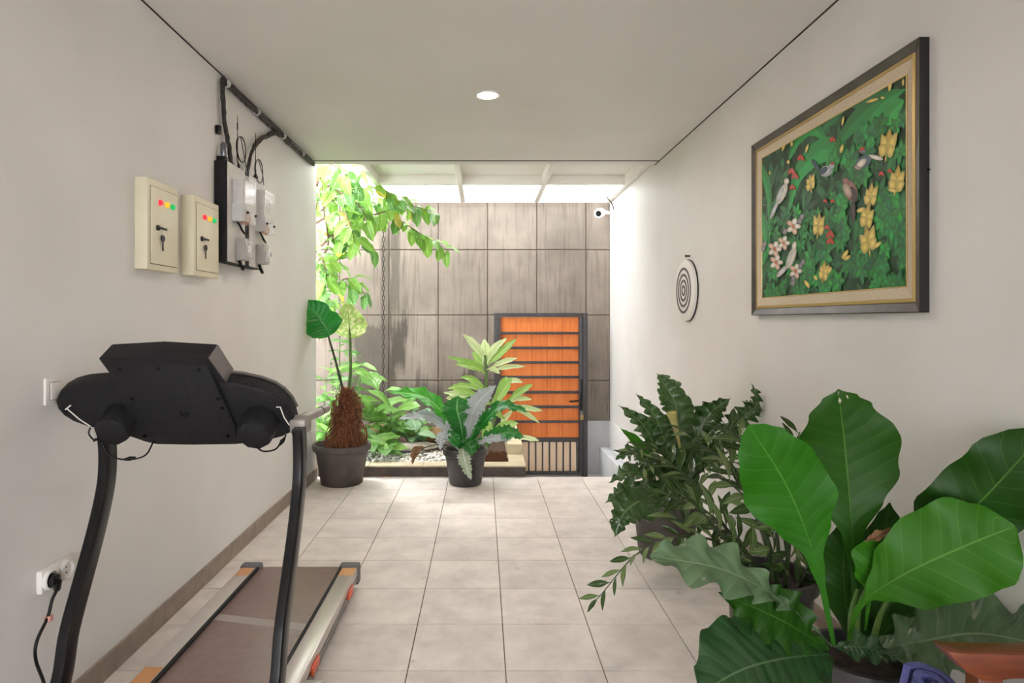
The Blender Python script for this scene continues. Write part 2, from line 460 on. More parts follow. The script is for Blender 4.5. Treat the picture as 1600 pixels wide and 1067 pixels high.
for i in range(3):
    a, b = rx[i]+.028, rx[i+1]-.028
    box('purlin', (a, 6.80, 2.872), (b, 6.85, 2.972), CANW, can, bevel=.003)
    box('thin_bar', (a, 7.44, 2.955), (b, 7.46, 2.975), CANW, can)
    box('edge_bar', (a, 7.82, 2.885), (b, 7.86, 2.975), CANW, can, bevel=.003)
    box('shaded_roof_sheet', (a-.02, 5.83, 2.977), (b+.02, 6.85, 2.990), CANW, can)  # front roof sheet built opaque to give it the shade from above
    box('roof_sheet', (a-.02, 6.852, 2.977), (b+.02, 8.0, 2.985), SHEET, can, smooth=False)

# ------------------------------------------------------------------ planter
KERB = mat('kerb_stone_dark', (88, 76, 68), .7, c2=(70, 61, 55), scale=12, bump=.2)
CAP = mat('kerb_cap_stone', (212, 196, 164), .65, c2=(192, 178, 150), scale=7)
kb = thing('planter_kerb', (-.55, 5.84, 0), 'low stone kerb with cream capping around the garden bed', 'planter')
x = XL
for w in (.46, .5, .5, .443):
    box('kerb_tile', (x+.0015, 5.846, .001), (x+w-.0015, 5.87, .088), KERB, kb, bevel=.002, seg=1)
    box('cap_slab', (x+.001, 5.840, .088), (x+w-.001, 5.995, .103), CAP, kb, bevel=.003, seg=1)
    x += w
box('kerb_core', (XL, 5.87, -.1), (.39, 5.99, .088), KERB, kb)
box('side_wall', (.25, 5.99, ZG), (.393, 7.70, .088), CAP, kb)
box('cap_slab', (.247, 5.996, .088), (.397, 6.33, .103), CAP, kb, bevel=.003, seg=1)
box('raised_block', (.247, 6.335, .088), (.397, 7.70, .2), CAP, kb, bevel=.004)
MB().box((-3.05, 5.99, -.2), (.12, YB-.006, .05)).box((.12, 5.99, -.2), (.247, 7.70, .05)).build('garden_soil', SOIL, label='dark damp garden soil behind the stone kerb', cat='soil', kind='stuff')
FIB = mat('coco_fibre', (120, 74, 40), .95, c2=(70, 40, 22), scale=70, bump=1, bscale=120)
mb = MB()
rnd = random.Random(5)
for k in range(420):
    cx, cy = rnd.uniform(-.02, .235), rnd.uniform(6.0, 6.55); a = rnd.uniform(0, 6.28); l = rnd.uniform(.02, .05)
    h = .055+.03*rnd.random()
    mb.tube([(cx, cy, h), (cx+l*.5*math.cos(a), cy+l*.5*math.sin(a), h+rnd.uniform(0, .03)), (cx+l*math.cos(a+.4), cy+l*math.sin(a+.4), h+rnd.uniform(-.01, .02))], .0035, 4)
mb.box((-.04, 5.996, .05), (.246, 6.6, .062))
mb.build('fibre_mulch', FIB, label='brown coconut fibre mulch in the kerb corner by the gate', cat='mulch', kind='stuff')
def pebble_mat():
    m, nt, p = nodes('river_pebble'); L = nt.links.new
    g = node(nt, 'ShaderNodeNewGeometry'); rp = node(nt, 'ShaderNodeValToRGB'); L(g.outputs['Random Per Island'], rp.inputs['Fac'])
    e = rp.color_ramp.elements
    e[0].color = lin((150, 150, 152)); e[1].color = lin((240, 236, 228))
    for q, c in ((.3, (190, 186, 182)), (.5, (228, 222, 212)), (.75, (206, 198, 186))):
        n = e.new(q); n.color = lin(c)
    L(rp.outputs['Color'], p.inputs['Base Color']); p.inputs['Roughness'].default_value = .6
    return m
mb = MB(); rnd = random.Random(11)
for k in range(1300):
    x, y = rnd.uniform(-1.45, -.02), 6.0+.62*rnd.random()**1.2
    r = rnd.uniform(.012, .022)
    mb.blob((x, y, .052+r*.5+rnd.uniform(0, .02)), r, (rnd.uniform(.8, 1.4), rnd.uniform(.8, 1.2), .7), k, .1, 1)
mb.build('river_pebbles', pebble_mat(), label='white and grey river pebbles spread over the garden bed', cat='pebbles', kind='stuff', ang=80)
ROCK = mat('grey_slab_stone', (150, 142, 132), .85, c2=(178, 170, 158), scale=9, bump=.5, bscale=30)
BROCK = mat('brown_boulder', (158, 122, 84), .85, c2=(120, 92, 66), scale=9, bump=.6, bscale=24)
o = MB().blob(at(640, 697, 6.62), .26, (1.1, .55, .16), 3, .12, 3).build('flat_stone', ROCK, label='flat grey stone slab lying on the pebbles', cat='stone', ang=60)
o = MB().blob(at(672, 680, 6.95), .13, (1.5, .8, .75), 8, .12, 3).build('boulder', BROCK, label='rounded brown boulder behind the flat stone slab', cat='stone', ang=60)
o = MB().blob(at(590, 672, 7.3), .15, (1.6, .7, .5), 9, .12, 3).build('boulder', BROCK, label='long tan boulder half hidden by the leafy shrub', cat='stone', ang=60)

# ------------------------------------------------------------------ rain chain
chm = mat('chain_dark', (62, 54, 50), .6, .5)
ct = at(599, 340, 7.72); cb = at(599, 690, 7.72)
ch = thing('rain_chain', tuple(cb), 'dark metal rain chain hanging down the concrete wall', 'chain')
n = 46; src = None
for k in range(n):
    p = ct.lerp(cb, (k+.5)/n); hL = (ct.z-cb.z)/n*.62
    if src is None:
        mb = MB(); pts = [Vector((.014*math.cos(a), 0, hL*math.sin(a))) for a in [2*math.pi*i/10 for i in range(11)]]
        mb.tube(pts, .0045, 5, cap=False); o = mb.build('link', chm, ch, origin=(0, 0, 0)); src = o.data; o.location = p-cb; WORLD[o.name] = p
    else: inst(src, 'link', ch, Matrix.Translation(p) @ Matrix.Rotation(R(90*(k % 2)), 4, 'Z'))

# ------------------------------------------------------------------ gate
GF = mat('gate_black_steel', (50, 48, 52), .5, c2=(62, 58, 60), scale=20)
ORG = mat('orange_stained_board', (206, 106, 38), .5, c2=(224, 126, 56), scale=5, stretch=(6, 1, .6), bump=.1)
PNK = mat('pale_timber_board', (246, 216, 184), .6, c2=(250, 226, 200), scale=6, stretch=(5, 1, .6))
gy = 7.74
def gx(px): return (px-754)*gy/1000
def gz(py): return EYE-(py-500)*gy/1000
gt = thing('garden_gate', (gx(845), gy, ZG), 'orange boarded gate in a black steel frame with horizontal bars', 'gate')
box('post', (gx(772), gy-.02, ZG), (gx(779), gy+.06, gz(489)), GF, gt, bevel=.003)
box('post', (gx(910.5), gy-.03, ZG), (gx(917.5), gy+.06, gz(489)), GF, gt, bevel=.003)
box('head_rail', (gx(779), gy-.02, gz(494.5)), (gx(910.5), gy+.06, gz(489)), GF, gt, bevel=.003)
box('stile', (gx(904.5), gy-.03, gz(741)), (gx(910), gy+.03, gz(495.5)), GF, gt, bevel=.003)
box('stile', (gx(779.5), gy-.02, gz(741)), (gx(782), gy+.03, gz(495.5)), GF, gt, bevel=.002)
for py in (520.3, 543.3, 566, 589, 612.6, 635.4, 658.5):
    box('bar', (gx(782), gy-.018, gz(py+1.9)), (gx(904.5), gy+.012, gz(py-1.9)), GF, gt, bevel=.003)
box('mid_rail', (gx(782), gy-.02, gz(690)), (gx(904.5), gy+.03, gz(683.5)), GF, gt, bevel=.003)
box('bottom_rail', (gx(782), gy-.02, gz(741)), (gx(904.5), gy+.03, gz(736)), GF, gt, bevel=.003)
bx = [782, 806, 830.5, 855, 879, 904.5]
for a, b in zip(bx, bx[1:]):
    box('board', (gx(a)+.001, gy+.014, gz(684)), (gx(b)-.001, gy+.034, gz(495.5)), ORG, gt, bevel=.002, seg=1)
k = 0
while 901.5-10.75*k > 784:
    xx = 901.5-10.75*k
    box('upright_bar', (gx(xx)-.008, gy-.015, gz(736)), (gx(xx)+.008, gy+.004, gz(690)), GF, gt)
    box('slat', (gx(xx-10.75)+.002, gy+.006, gz(736)), (gx(xx)-.002, gy+.024, gz(690)), PNK, gt, bevel=.002, seg=1)
    k += 1
hd = box('lock_plate', (gx(905.5), gy-.036, gz(640)), (gx(909), gy-.03, gz(592)), BLACKM, gt, bevel=.002)
MB().tube([(gx(907), gy-.036, gz(625)), (gx(907), gy-.075, gz(625)), (gx(903), gy-.085, gz(625)), (gx(888), gy-.085, gz(626))], .011, 8).build('handle', BLACKM, hd)
pd = box('padlock', (gx(906), gy-.055, gz(655)), (gx(910.5), gy-.033, gz(647)), mat('brass', (168, 140, 92), .35, .8), gt, bevel=.003)
MB().tube([(gx(907), gy-.044, gz(647)), (gx(907), gy-.044, gz(642)), (gx(909.5), gy-.044, gz(642)), (gx(909.5), gy-.044, gz(647))], .004, 6).build('shackle', SILV, pd)

# ------------------------------------------------------------------ downlight
dl = thing('downlight', (.032, 4.02, ZC), 'round recessed downlight glowing in the white ceiling', 'light')
MB().lathe((.032, 4.02, ZC), [(.064, -.002), (.064, -.006), (.076, -.009), (.085, -.004), (.085, 0), (.064, 0)], 40, close=False).build('trim_ring', WHITEP, dl)
MB().lathe((.032, 4.02, ZC), [(.001, -.003), (.064, -.003)], 40, close=False).build('lens', mat('lamp_lens', (255, 240, 220), .4, emit=((255, 236, 208), 14)), dl)
ld = bpy.data.lights.new('downlight_bulb', 'AREA'); ld.shape = 'DISK'; ld.size = .12; ld.energy = 6; ld.color = (1, .80, .69)
lo = bpy.data.objects.new('downlight_bulb', ld); COL.objects.link(lo); lo.parent = dl; lo.location = (0, 0, -.012)

# ------------------------------------------------------------------ electrical boxes on the left wall
RED = mat('red_lamp', (226, 40, 56), .3, emit=((255, 40, 60), .35)); AMB = mat('amber_lamp', (240, 176, 40), .3, emit=((255, 180, 40), .35)); GRN = mat('green_lamp', (20, 168, 96), .3, emit=((20, 190, 100), .3))
CSEAM = mat('seam_dark', (120, 112, 92), .7)
def panel_box(y0, y1, z0, z1, xf, label):
    t = thing('control_cabinet', (XL, (y0+y1)/2, z0), label, 'cabinet')
    box('body', (XL, y0, z0), (xf, y1, z1), CREAM, t, bevel=.003)
    s = box('door_seam', (xf, y0+.022, z0+.024), (xf+.0012, y1-.012, z1-.03), CSEAM, t)
    d = box('door', (xf+.0005, y0+.025, z0+.027), (xf+.006, y1-.015, z1-.033), CREAM, t, bevel=.002)
    w = y1-y0; zz = z1-.095
    for f, m in ((.34, RED), (.55, AMB), (.74, GRN)):
        yy = y0+w*f
        p = MB().lathe((xf+.006, yy, zz), [(.0135, 0), (.0135, .003), (.0115, .005), (.0115, .011), (.007, .014)], 14, 'X').build('indicator_lamp', m, t)
    lk = MB().lathe((xf+.006, y0+.075, zz-.115), [(.013, 0), (.011, .008)], 14, 'X').build('lock', BLACKM, t)
    MB().box((xf+.014, y0+.06, zz-.121), (xf+.022, y0+.135, zz-.110)).build('lever', BLACKM, lk, bevel=.003)
    kx = xf+.014
    MB().lathe((kx, y0+.108, zz-.158), [(.016, -.002), (.016, .002)], 14, 'X').box((kx-.0015, y0+.103, zz-.215), (kx+.0015, y0+.112, zz-.165)).build('key', BLACKM, lk)
    return t
panel_box(2.768, 3.05, 1.652, 2.050, -1.450, 'cream control cabinet farthest from the black meter board')
panel_box(3.198, 3.50, 1.657, 2.056, -1.443, 'cream control cabinet next to the black meter board')

PLATE = mat('meter_plate_grey', (205, 202, 198), .45, c2=(190, 187, 184), scale=6)
mbd = thing('meter_board', (XL, 3.88, 1.757), 'black meter mounting board with two pale back plates', 'board')
box('backing_box', (XL, 3.589, 1.757), (-1.434, 4.178, 2.327), BLACKP, mbd, bevel=.003)
box('plate', (-1.434, 3.593, 1.76), (-1.429, 3.85, 2.322), PLATE, mbd, bevel=.001, seg=1)
box('plate', (-1.434, 3.925, 1.76), (-1.429, 4.175, 2.322), PLATE, mbd, bevel=.001, seg=1)
MGREY = mat('meter_body', (214, 212, 210), .4, c2=(200, 198, 197), scale=12)
BRK = mat('breaker_grey', (168, 164, 160), .5)
COP = mat('copper_terminal', (170, 112, 70), .4, .6)
def clear_mat():
    m, nt, p = nodes('clear_cover'); L = nt.links.new
    p.inputs['Base Color'].default_value = (.9, .92, .93, 1); p.inputs['Roughness'].default_value = .08
    tp = node(nt, 'ShaderNodeBsdfTransparent'); ms = node(nt, 'ShaderNodeMixShader'); ms.inputs[0].default_value = .72
    L(p.outputs[0], ms.inputs[1]); L(tp.outputs[0], ms.inputs[2]); L(ms.outputs[0], nt.nodes['Material Output'].inputs['Surface'])
    return m
CLEAR = clear_mat()
SCREEN = mat('meter_lcd', (120, 130, 120), .2)
for (ya, yb, xf, zb, zt, lab, g) in ((3.65, 3.818, -1.363, 1.996, 2.24, 'clear covered electricity meter nearer the cream cabinets', 0), (4.016, 4.19, -1.374, 1.988, 2.249, 'clear covered electricity meter nearer the garden', 0)):
    t = thing('electricity_meter', (-1.429, (ya+yb)/2, zb), lab, 'meter')
    box('body', (-1.429, ya, zb+.07), (xf-.004, yb, zt), MGREY, t, bevel=.006)
    f = box('face', (xf-.004, ya+.018, zb+.1), (xf-.001, yb-.018, zt-.03), WHITEP, t, bevel=.001, seg=1)
    box('display', (xf-.001, ya+.04, zt-.085), (xf, yb-.04, zt-.05), SCREEN, f)
    for q in range(4): box('print_line', (xf-.001, ya+.035, zt-.105-.012*q), (xf-.0004, yb-.05, zt-.101-.012*q), mat('print_grey', (120, 118, 116), .6), f)
    tb = box('terminal_block', (-1.429, ya+.012, zb+.008), (xf-.02, yb-.012, zb+.066), MGREY, t, bevel=.003)
    for q in range(4):
        MB().tube([(xf-.019, ya+.035+.033*q, zb+.055), (xf-.010, ya+.035+.033*q, zb+.03), (xf-.024, ya+.035+.033*q, zb-.006)], .0055, 6).build('terminal_wire', COP, tb)
    mb = MB().box((-1.43, ya-.004, zb), (xf+.012, ya-.001, zb+.1)).box((-1.43, yb+.001, zb), (xf+.012, yb+.004, zb+.26)).box((xf+.009, ya-.004, zb), (xf+.012, yb+.004, zb+.26)).box((-1.43, ya-.004, zb-.003), (xf+.012, yb+.004, zb))
    mb.build('clear_cover', CLEAR, t)
    for q in (ya+.02, yb-.02): MB().lathe((xf+.012, q, zb+.05), [(.007, 0), (.007, .01), (.003, .012)], 10, 'X').build('screw', BLACKM, t)
    MB().tube(spline([(-1.42, ya+.05, zb+.01), (-1.39, ya+.06, zb-.05), (-1.40, ya+.12, zb-.06), (-1.425, ya+.13, zb-.03)], 10), .006, 6).build('wire_loop', BLACKM, t)
for (ya, yb, xf, zb, zt, lab) in ((3.70, 3.80, -1.376, 1.78, 1.907, 'grey breaker box below the meter nearer the cabinets'), (4.03, 4.125, -1.374, 1.785, 1.91, 'grey breaker box below the meter nearer the garden')):
    t = thing('breaker_box', (-1.429, (ya+yb)/2, zb), lab, 'breaker')
    box('housing', (-1.429, ya, zb), (xf, yb, zt), BRK, t, bevel=.005)
    c = box('clear_window', (xf+.0005, ya+.012, zb+.012), (xf+.012, yb-.012, zt-.012), CLEAR, t, bevel=.002, seg=1)
    box('toggle', (xf, ya+.03, zb+.045), (xf+.02, ya+.055, zb+.085), WHITEP, t, bevel=.003)
    box('hasp', (xf+.012, ya+.06, zb+.05), (xf+.022, ya+.08, zb+.075), SILV, t, bevel=.002)
    MB().tube(spline([(-1.42, ya+.03, zb-.005), (-1.40, ya+.04, zb-.05), (-1.42, ya+.08, zb-.045), (-1.43, ya+.07, zb)], 8), .009, 6).build('conduit', BLACKM, t)
# antenna modems on top of the board
for (yy, tip_py, lab) in ((3.76, 180, 'thin whip antenna with coiled lead above the nearer meter'), (4.06, 208, 'thin whip antenna with coiled lead above the farther meter')):
    t = thing('whip_antenna', (-1.44, yy, 2.327), lab, 'antenna')
    ztip = EYE+(500-tip_py)*yy/1000
    MB().lathe((-1.44, yy, 2.327), [(.016, 0), (.016, .012), (.006, .03), (.004, .06)], 12).build('magnet_base', BLACKM, t)
    MB().tube([(-1.44, yy, 2.38), (-1.44, yy, (2.38+ztip)/2), (-1.44, yy, ztip)], [.003, .0022, .0016], 6).build('rod', BLACKM, t)
    MB().tube([(-1.44, yy, 2.33+(ztip-2.33)*.72), (-1.44, yy, 2.33+(ztip-2.33)*.85)], .0035, 6).build('rod_coil', BLACKM, t)
    pts = []
    for k in range(30):
        a = k/29*2*math.pi*1.9
        pts.append((-1.43+.004*k/29, yy+.03+.075*math.cos(a+2.5)*(1-.15*k/29), 2.44+.075*math.sin(a+2.5)-(.06 if yy > 4 else 0)))
    pts = [(-1.44, yy, 2.335), (-1.435, yy-.02, 2.36)] + pts + [(-1.43, yy+.10, 2.38), (-1.425, yy+.11, 2.31)]
    MB().tube(pts, .003, 5).build('lead', BLACKM, t)

# cable bundle
CAB = mat('cable_black', (22, 19, 19), .6, c2=(56, 50, 48), scale=30)
cbn = thing('cable_bundle', (-1.48, 4.6, 2.6), 'black bundled cables strapped along the ceiling corner above the meters', 'cable')
def wob(pts, r, n, seed, amp=.004):
    rn = random.Random(seed); out = []
    for p in spline(pts, n): out.append(p+Vector((rn.uniform(0, amp), rn.uniform(-amp, amp), rn.uniform(-amp, amp))))
    return out
for s, off in ((1, 0), (2, .012), (3, .02)):
    pts = [(XL+.02, 3.66, 2.815-off), (XL+.022, 4.1, 2.806-off), (XL+.021, 4.6, 2.808-off), (XL+.022, 5.1, 2.800-off), (XL+.02, 5.62, 2.806-off)]
    MB().tube(wob(pts, 0, 60, s, .006), .011, 7).build('cable', CAB, cbn)
for s, off in ((4, 0), (5, .015)):
    pts = [(XL+.018, 3.66+off, 2.81), (XL+.02, 3.645+off, 2.74), (XL+.022, 3.665+off, 2.58), (XL+.03, 3.70+off, 2.46), (XL+.05, 3.70+off, 2.31)]
    MB().tube(wob(pts, 0, 30, s), .011, 7).build('cable', CAB, cbn)
for s, off in ((6, 0), (7, .014)):
    pts = [(XL+.02, 4.72, 2.80-off), (XL+.022, 4.55, 2.765-off), (XL+.025, 4.25, 2.63-off), (XL+.03, 4.08, 2.50-off), (XL+.05, 3.93+off, 2.30)]
    MB().tube(wob(pts, 0, 36, s), .010, 7).build('cable', CAB, cbn)
TIE = mat('cable_tie', (188, 184, 180), .5)
for y in (3.7, 4.2, 4.75, 5.25):
    MB().lathe((XL+.026, y, 2.797), [(.0255, -.006), (.0255, .006)], 14, 'Y').build('strap', TIE, cbn)
t = thing('cable_splitter', (XL, 3.64, 2.34), 'small black and silver cable junction above the meter board', 'connector')
box('clip', (XL, 3.60, 2.48), (XL+.025, 3.635, 2.53), BLACKM, t, bevel=.006)
MB().lathe((XL+.035, 3.64, 2.40), [(.016, -.04), (.02, -.02), (.02, .025), (.012, .04)], 14).build('gland', mat('gland_silver', (120, 122, 130), .3, .7), t)
box('foot', (XL, 3.62, 2.327), (XL+.05, 3.66, 2.36), BLACKM, t, bevel=.004)
box('junction_tab', (XL+.03, 3.72, 2.327), (XL+.07, 3.77, 2.385), PLATE, t, bevel=.003)

# ------------------------------------------------------------------ switch, socket, cord
t = thing('light_switch', (XL, 2.24, 1.13), 'white rocker light switch on the wall behind the console', 'switch')
box('plate', (XL, 2.193, 1.136), (XL+.010, 2.288, 1.230), WHITEP, t, bevel=.003)
box('rocker_gap', (XL+.010, 2.211, 1.151), (XL+.0105, 2.270, 1.215), mat('gap_grey', (150, 147, 143), .6), t)
box('rocker', (XL+.0105, 2.2135, 1.1535), (XL+.0145, 2.2675, 1.2125), WHITEP, t, bevel=.002)
t = thing('power_socket', (XL, 2.23, .497), 'white twin power socket low on the left wall', 'socket')
box('back_box', (XL, 2.155, .503), (XL+.022, 2.315, .583), WHITEP, t, bevel=.006)
for yy in (2.19, 2.275):
    r_ = MB().lathe((XL+.022, yy, .543), [(.034, -.002), (.034, .012), (.029, .014), (.026, .004), (.001, .004)], 24, 'X', close=False).build('socket_ring', WHITEP, t)
    for dz in (-.01, .01): MB().lathe((XL+.026, yy, .543+dz), [(.003, 0), (.003, .001)], 8, 'X').build('pin_hole', BLACKM, r_)
t = thing('power_cable', (XL+.05, 2.15, .1), 'black plug and hanging power cable in the wall socket', 'cable')
MB().lathe((XL+.026, 2.19, .540), [(.023, 0), (.024, .012), (.021, .024), (.012, .030)], 20, 'X').build('plug', BLACKM, t)
pts = spline([(XL+.055, 2.19, .54), (XL+.062, 2.17, .515), (XL+.06, 2.15, .49), (XL+.058, 2.13, .44), (XL+.056, 2.082, .385), (XL+.054, 2.08, .326), (XL+.053, 2.12, .228), (XL+.05, 2.15, .12), (XL+.06, 2.12, .010), (XL+.09, 2.02, .008), (XL+.14, 1.90, .008)], 70)
MB().tube(pts, [.011]*8+[.0055]*63, 8).build('cable', BLACKM, t)
MB().box((XL+.048, 2.125, .425), (XL+.07, 2.145, .445)).build('tie_tag', mat('tag_pink', (196, 140, 126), .6), t, bevel=.004)

# ------------------------------------------------------------------ painting
XF = XR-.035
pa = thing('framed_painting', (XR, 2.95, 1.46), 'large green painting of birds among leaves in a dark frame', 'painting')
FR = mat('frame_dark_bronze', (82, 74, 70), .35, .35, c2=(64, 57, 54), scale=12)
FRB = mat('frame_side_black', (26, 24, 25), .4)
GOLD = mat('frame_gold', (196, 168, 112), .35, .6)
LIN_ = mat('linen_liner', (206, 192, 168), .85, c2=(196, 182, 158), scale=80)
Y0, Y1, Z0, Z1 = 2.25, 3.655, 1.458, 2.424
def rail_set(name, d0, d1, xa, xb, m, bevel=.002):
    a0, a1, b0, b1 = Y0+d0, Y1-d0, Z0+d0, Z1-d0
    c0, c1, e0, e1 = Y0+d1, Y1-d1, Z0+d1, Z1-d1
    for q in (((a0, b0), (a1, b0), (c1, e0), (c0, e0)), ((a0, b1), (c0, e1), (c1, e1), (a1, b1)), ((a0, b0), (c0, e0), (c0, e1), (a0, b1)), ((a1, b0), (a1, b1), (c1, e1), (c1, e0))):
        mb = MB(); n = 0
        # mitred moulding: outer edge stands proud, slopes to the inner edge
        mb.prism([(XR, y, z) for y, z in q], (xa-XR, 0, 0))
        if xb != xa:
            for i, (y, z) in enumerate(q):
                if (abs(y-c0) < 1e-6 or abs(y-c1) < 1e-6) and (abs(z-e0) < 1e-6 or abs(z-e1) < 1e-6): mb.v[4+i] = (xb, y, z)
        mb.build(name, m, pa, bevel, 1)
rail_set('frame_rail', 0, .036, XF, XF+.012, FR)
rail_set('gold_fillet', .036, .050, XF+.010, XF+.008, GOLD, .001)
rail_set('linen_liner', .050, .092, XF+.012, XF+.019, LIN_, .0008)
rail_set('inner_fillet', .092, .097, XF+.017, XF+.017, GOLD, .0005)
box('frame_back', (XR-.010, Y0+.002, Z0+.002), (XR, Y1-.002, Z1-.002), FRB, pa)
box('frame_side', (XF+.001, Y0-.0015, Z0), (XR, Y0, Z1), FRB, pa); box('frame_side', (XF+.001, Y1, Z0), (XR, Y1+.0015, Z1), FRB, pa)
box('frame_side', (XF+.001, Y0, Z0-.0015), (XR, Y1, Z0), FRB, pa); box('frame_side', (XF+.001, Y0, Z1), (XR, Y1, Z1+.0015), FRB, pa)
CX = XF+.0202
c0, c1, e0, e1 = Y0+.097, Y1-.097, Z0+.097, Z1-.097
box('canvas', (CX, c0, e0), (XR-.0105, c1, e1), mat('canvas_dark_green', (14, 72, 36), .6, c2=(8, 44, 22), scale=9), pa)
art = MB(); art.col = []
layer = [0]
def poly(pts, col, flat=False):
    """flat painted shape, pts in (Y,Z) of the canvas"""
    layer[0] += 1; x = CX-.000004*layer[0]-.0001
    n = len(art.v)
    cy = sum(p[0] for p in pts)/len(pts); cz = sum(p[1] for p in pts)/len(pts)
    cl = lambda p: (x, min(max(p[0], c0), c1), min(max(p[1], e0), e1))
    art.v += [cl(p) for p in pts] + [cl((cy, cz))]
    k = len(pts)
    art.f += [(n+i, n+(i+1) % k, n+k) for i in range(k)]
    dk = tuple(c*.55 for c in col[:3])+(1,); col = tuple(c*1.15 for c in col[:3])+(1,)
    if flat: dk = col
    art.col += [dk]*k+[tuple(col)]
def leafp(y, z, a, L, W, col, n=7):
    ca, sa = math.cos(a), math.sin(a); pts = []
    for i in range(n+1):
        t = i/n; w = W*.5*math.sin(math.pi*t**.85)
        pts.append((t*L, w))
    pts += [(p[0], -p[1]) for p in pts[-2:0:-1]]
    poly([(y+p*ca-q*sa, z+p*sa+q*ca) for p, q in pts], col)
def strip(pts, W, col, taper=True):
    s = spline([(0, p[0], p[1]) for p in pts], 14); l = []; r = []
    for i, p in enumerate(s):
        t = (s[min(i+1, 14)]-s[max(i-1, 0)]).normalized(); nn = Vector((0, -t.z, t.y))
        w = W*.5*(math.sin(math.pi*min(.98, max(.03, i/14))**.8) if taper else 1)
        l.append(p+nn*w); r.append(p-nn*w)
    for i in range(14):
        poly([(q.y, q.z) for q in (l[i], l[i+1], s[i+1], s[i])], col, True)
        poly([(q.y, q.z) for q in (s[i], s[i+1], r[i+1], r[i])], tuple(c*.72 for c in col[:3])+(1,), True)
def Q(x, y):
    """painting position read off the photograph, on the canvas plane"""
    px, py = 1180+.3562*x, 100+.3562*y
    Yc = CX*1000/(px-754); return (Yc, EYE-(py-500)*Yc/1000)
def ell(x, y, rx_, ry_, rot, col, n=14):
    poly([Q(x+rx_*math.cos(a)*math.cos(rot)-ry_*math.sin(a)*math.sin(rot), y+rx_*math.cos(a)*math.sin(rot)+ry_*math.sin(a)*math.cos(rot)) for a in [2*math.pi*i/n for i in range(n)]], col)
rn = random.Random(21)
greens = [lin(c) for c in ((8, 118, 50), (12, 136, 58), (6, 94, 42), (18, 148, 66), (8, 106, 52), (28, 154, 64), (4, 80, 38))]
for k in range(230): leafp(rn.uniform(c0, c1), rn.uniform(e0, e1), rn.uniform(0, 6.28), rn.uniform(.08, .16), rn.uniform(.03, .05), greens[rn.choice((0, 2, 4, 6))])
for P_, W, ci in (([(430, 440), (470, 290), (560, 170), (662, 110)], .11, 1), ([(345, 370), (430, 260), (520, 170), (600, 110)], .09, 0), ([(150, 420), (190, 310), (250, 275), (330, 350)], .11, 1), ([(290, 290), (350, 220), (405, 195)], .07, 4), ([(150, 640), (190, 480), (290, 380), (390, 400), (445, 530)], .12, 3), ([(20, 420), (60, 560), (60, 700)], .07, 1), ([(560, 260), (610, 200), (656, 160)], .10, 5), ([(430, 190), (500, 130), (590, 85)], .06, 4), ([(25, 640), (55, 780), (30, 900)], .09, 1), ([(620, 330), (600, 480), (655, 560)], .05, 0), ([(200, 900), (300, 800), (400, 760)], .10, 0)):
    strip([Q(*p) for p in P_], W, greens[ci])
# rosettes of small leaves
for k in range(120):
    y, z = rn.uniform(c0, c1), e0+(e1-e0)*rn.random()**1.35*.82
    if z > e0+.52*(e1-e0) and y > c0+.45*(c1-c0): continue
    b = rn.uniform(0, 6.28); cc = rn.choice((1, 3, 5, 0, 1))
    L_ = rn.uniform(.045, .085)
    for q in range(6): leafp(y, z, b+q*1.047+rn.uniform(-.2, .2), L_*rn.uniform(.7, 1), L_*.45, tuple(c*rn.uniform(.55, 1.3) for c in greens[cc][:3])+(1,))
stalk = lin((60, 120, 60))
for P_ in ([(60, 800), (90, 650), (140, 520), (150, 440)], [(100, 960), (110, 760), (170, 640)], [(40, 620), (110, 600), (160, 560)], [(180, 930), (190, 760), (230, 640)]): strip([Q(*p) for p in P_], .006, stalk, False)
yel = lin((226, 202, 104)); yel2 = lin((206, 178, 78)); wht = lin((226, 220, 208)); gry = lin((150, 160, 170)); pk = lin((226, 190, 168)); red = lin((196, 60, 30)); brn = lin((150, 104, 92)); dkb = lin((66, 44, 44)); blu = lin((92, 112, 128))
for (x, y, s) in ((582, 360, 1.25), (622, 515, 1.1), (510, 580, 1.0), (492, 675, 1.1), (505, 775, 1.25), (280, 705, 1.2), (250, 515, 1.0), (303, 910, 1.0)):
    b_ = rn.uniform(-.4, .4); yy, zz = Q(x, y+26*s)
    for q, L_ in ((1.57, .075), (1.0, .07), (2.15, .07), (.45, .05), (2.8, .045)): leafp(yy, zz, q+b_, L_*s*rn.uniform(.85, 1.1), .042*s, yel if q != 1.57 else yel2)
    leafp(yy, zz, -1.5+b_, .03*s, .012, yel2)
for (x, y, rx_, ry_, ro) in ((470, 640, 10, 20, 1.2), (540, 795, 9, 24, .9), (330, 905, 9, 18, .5), (400, 835, 9, 24, .6), (410, 850, 8, 18, 1.0), (232, 965, 8, 20, -.6), (270, 938, 7, 12, -.5), (610, 555, 22, 8, .2), (597, 90, 9, 30, .1), (655, 80, 5, 16, 0), (130, 360, 6, 24, .3), (232, 370, 5, 20, .3), (390, 250, 5, 22, .2), (385, 372, 8, 20, .3), (150, 430, 7, 9, 0), (165, 350, 6, 12, 0), (68, 478, 4, 9, 0), (520, 160, 30, 7, -.3), (565, 148, 10, 6, .2)): ell(x, y, rx_, ry_, ro, yel)
for (x, y, s) in ((205, 410, 1), (165, 470, 1.1), (180, 490, 1), (345, 330, .9), (335, 745, 1.2), (335, 775, 1.1), (560, 480, .8), (597, 468, .7), (312, 600, .6), (345, 600, .6), (320, 715, .8), (475, 375, .9), (168, 540, .9)):
    ell(x-5*s, y, 8*s, 16*s, .6, red); ell(x+6*s, y+2*s, 7*s, 15*s, -.5, red)
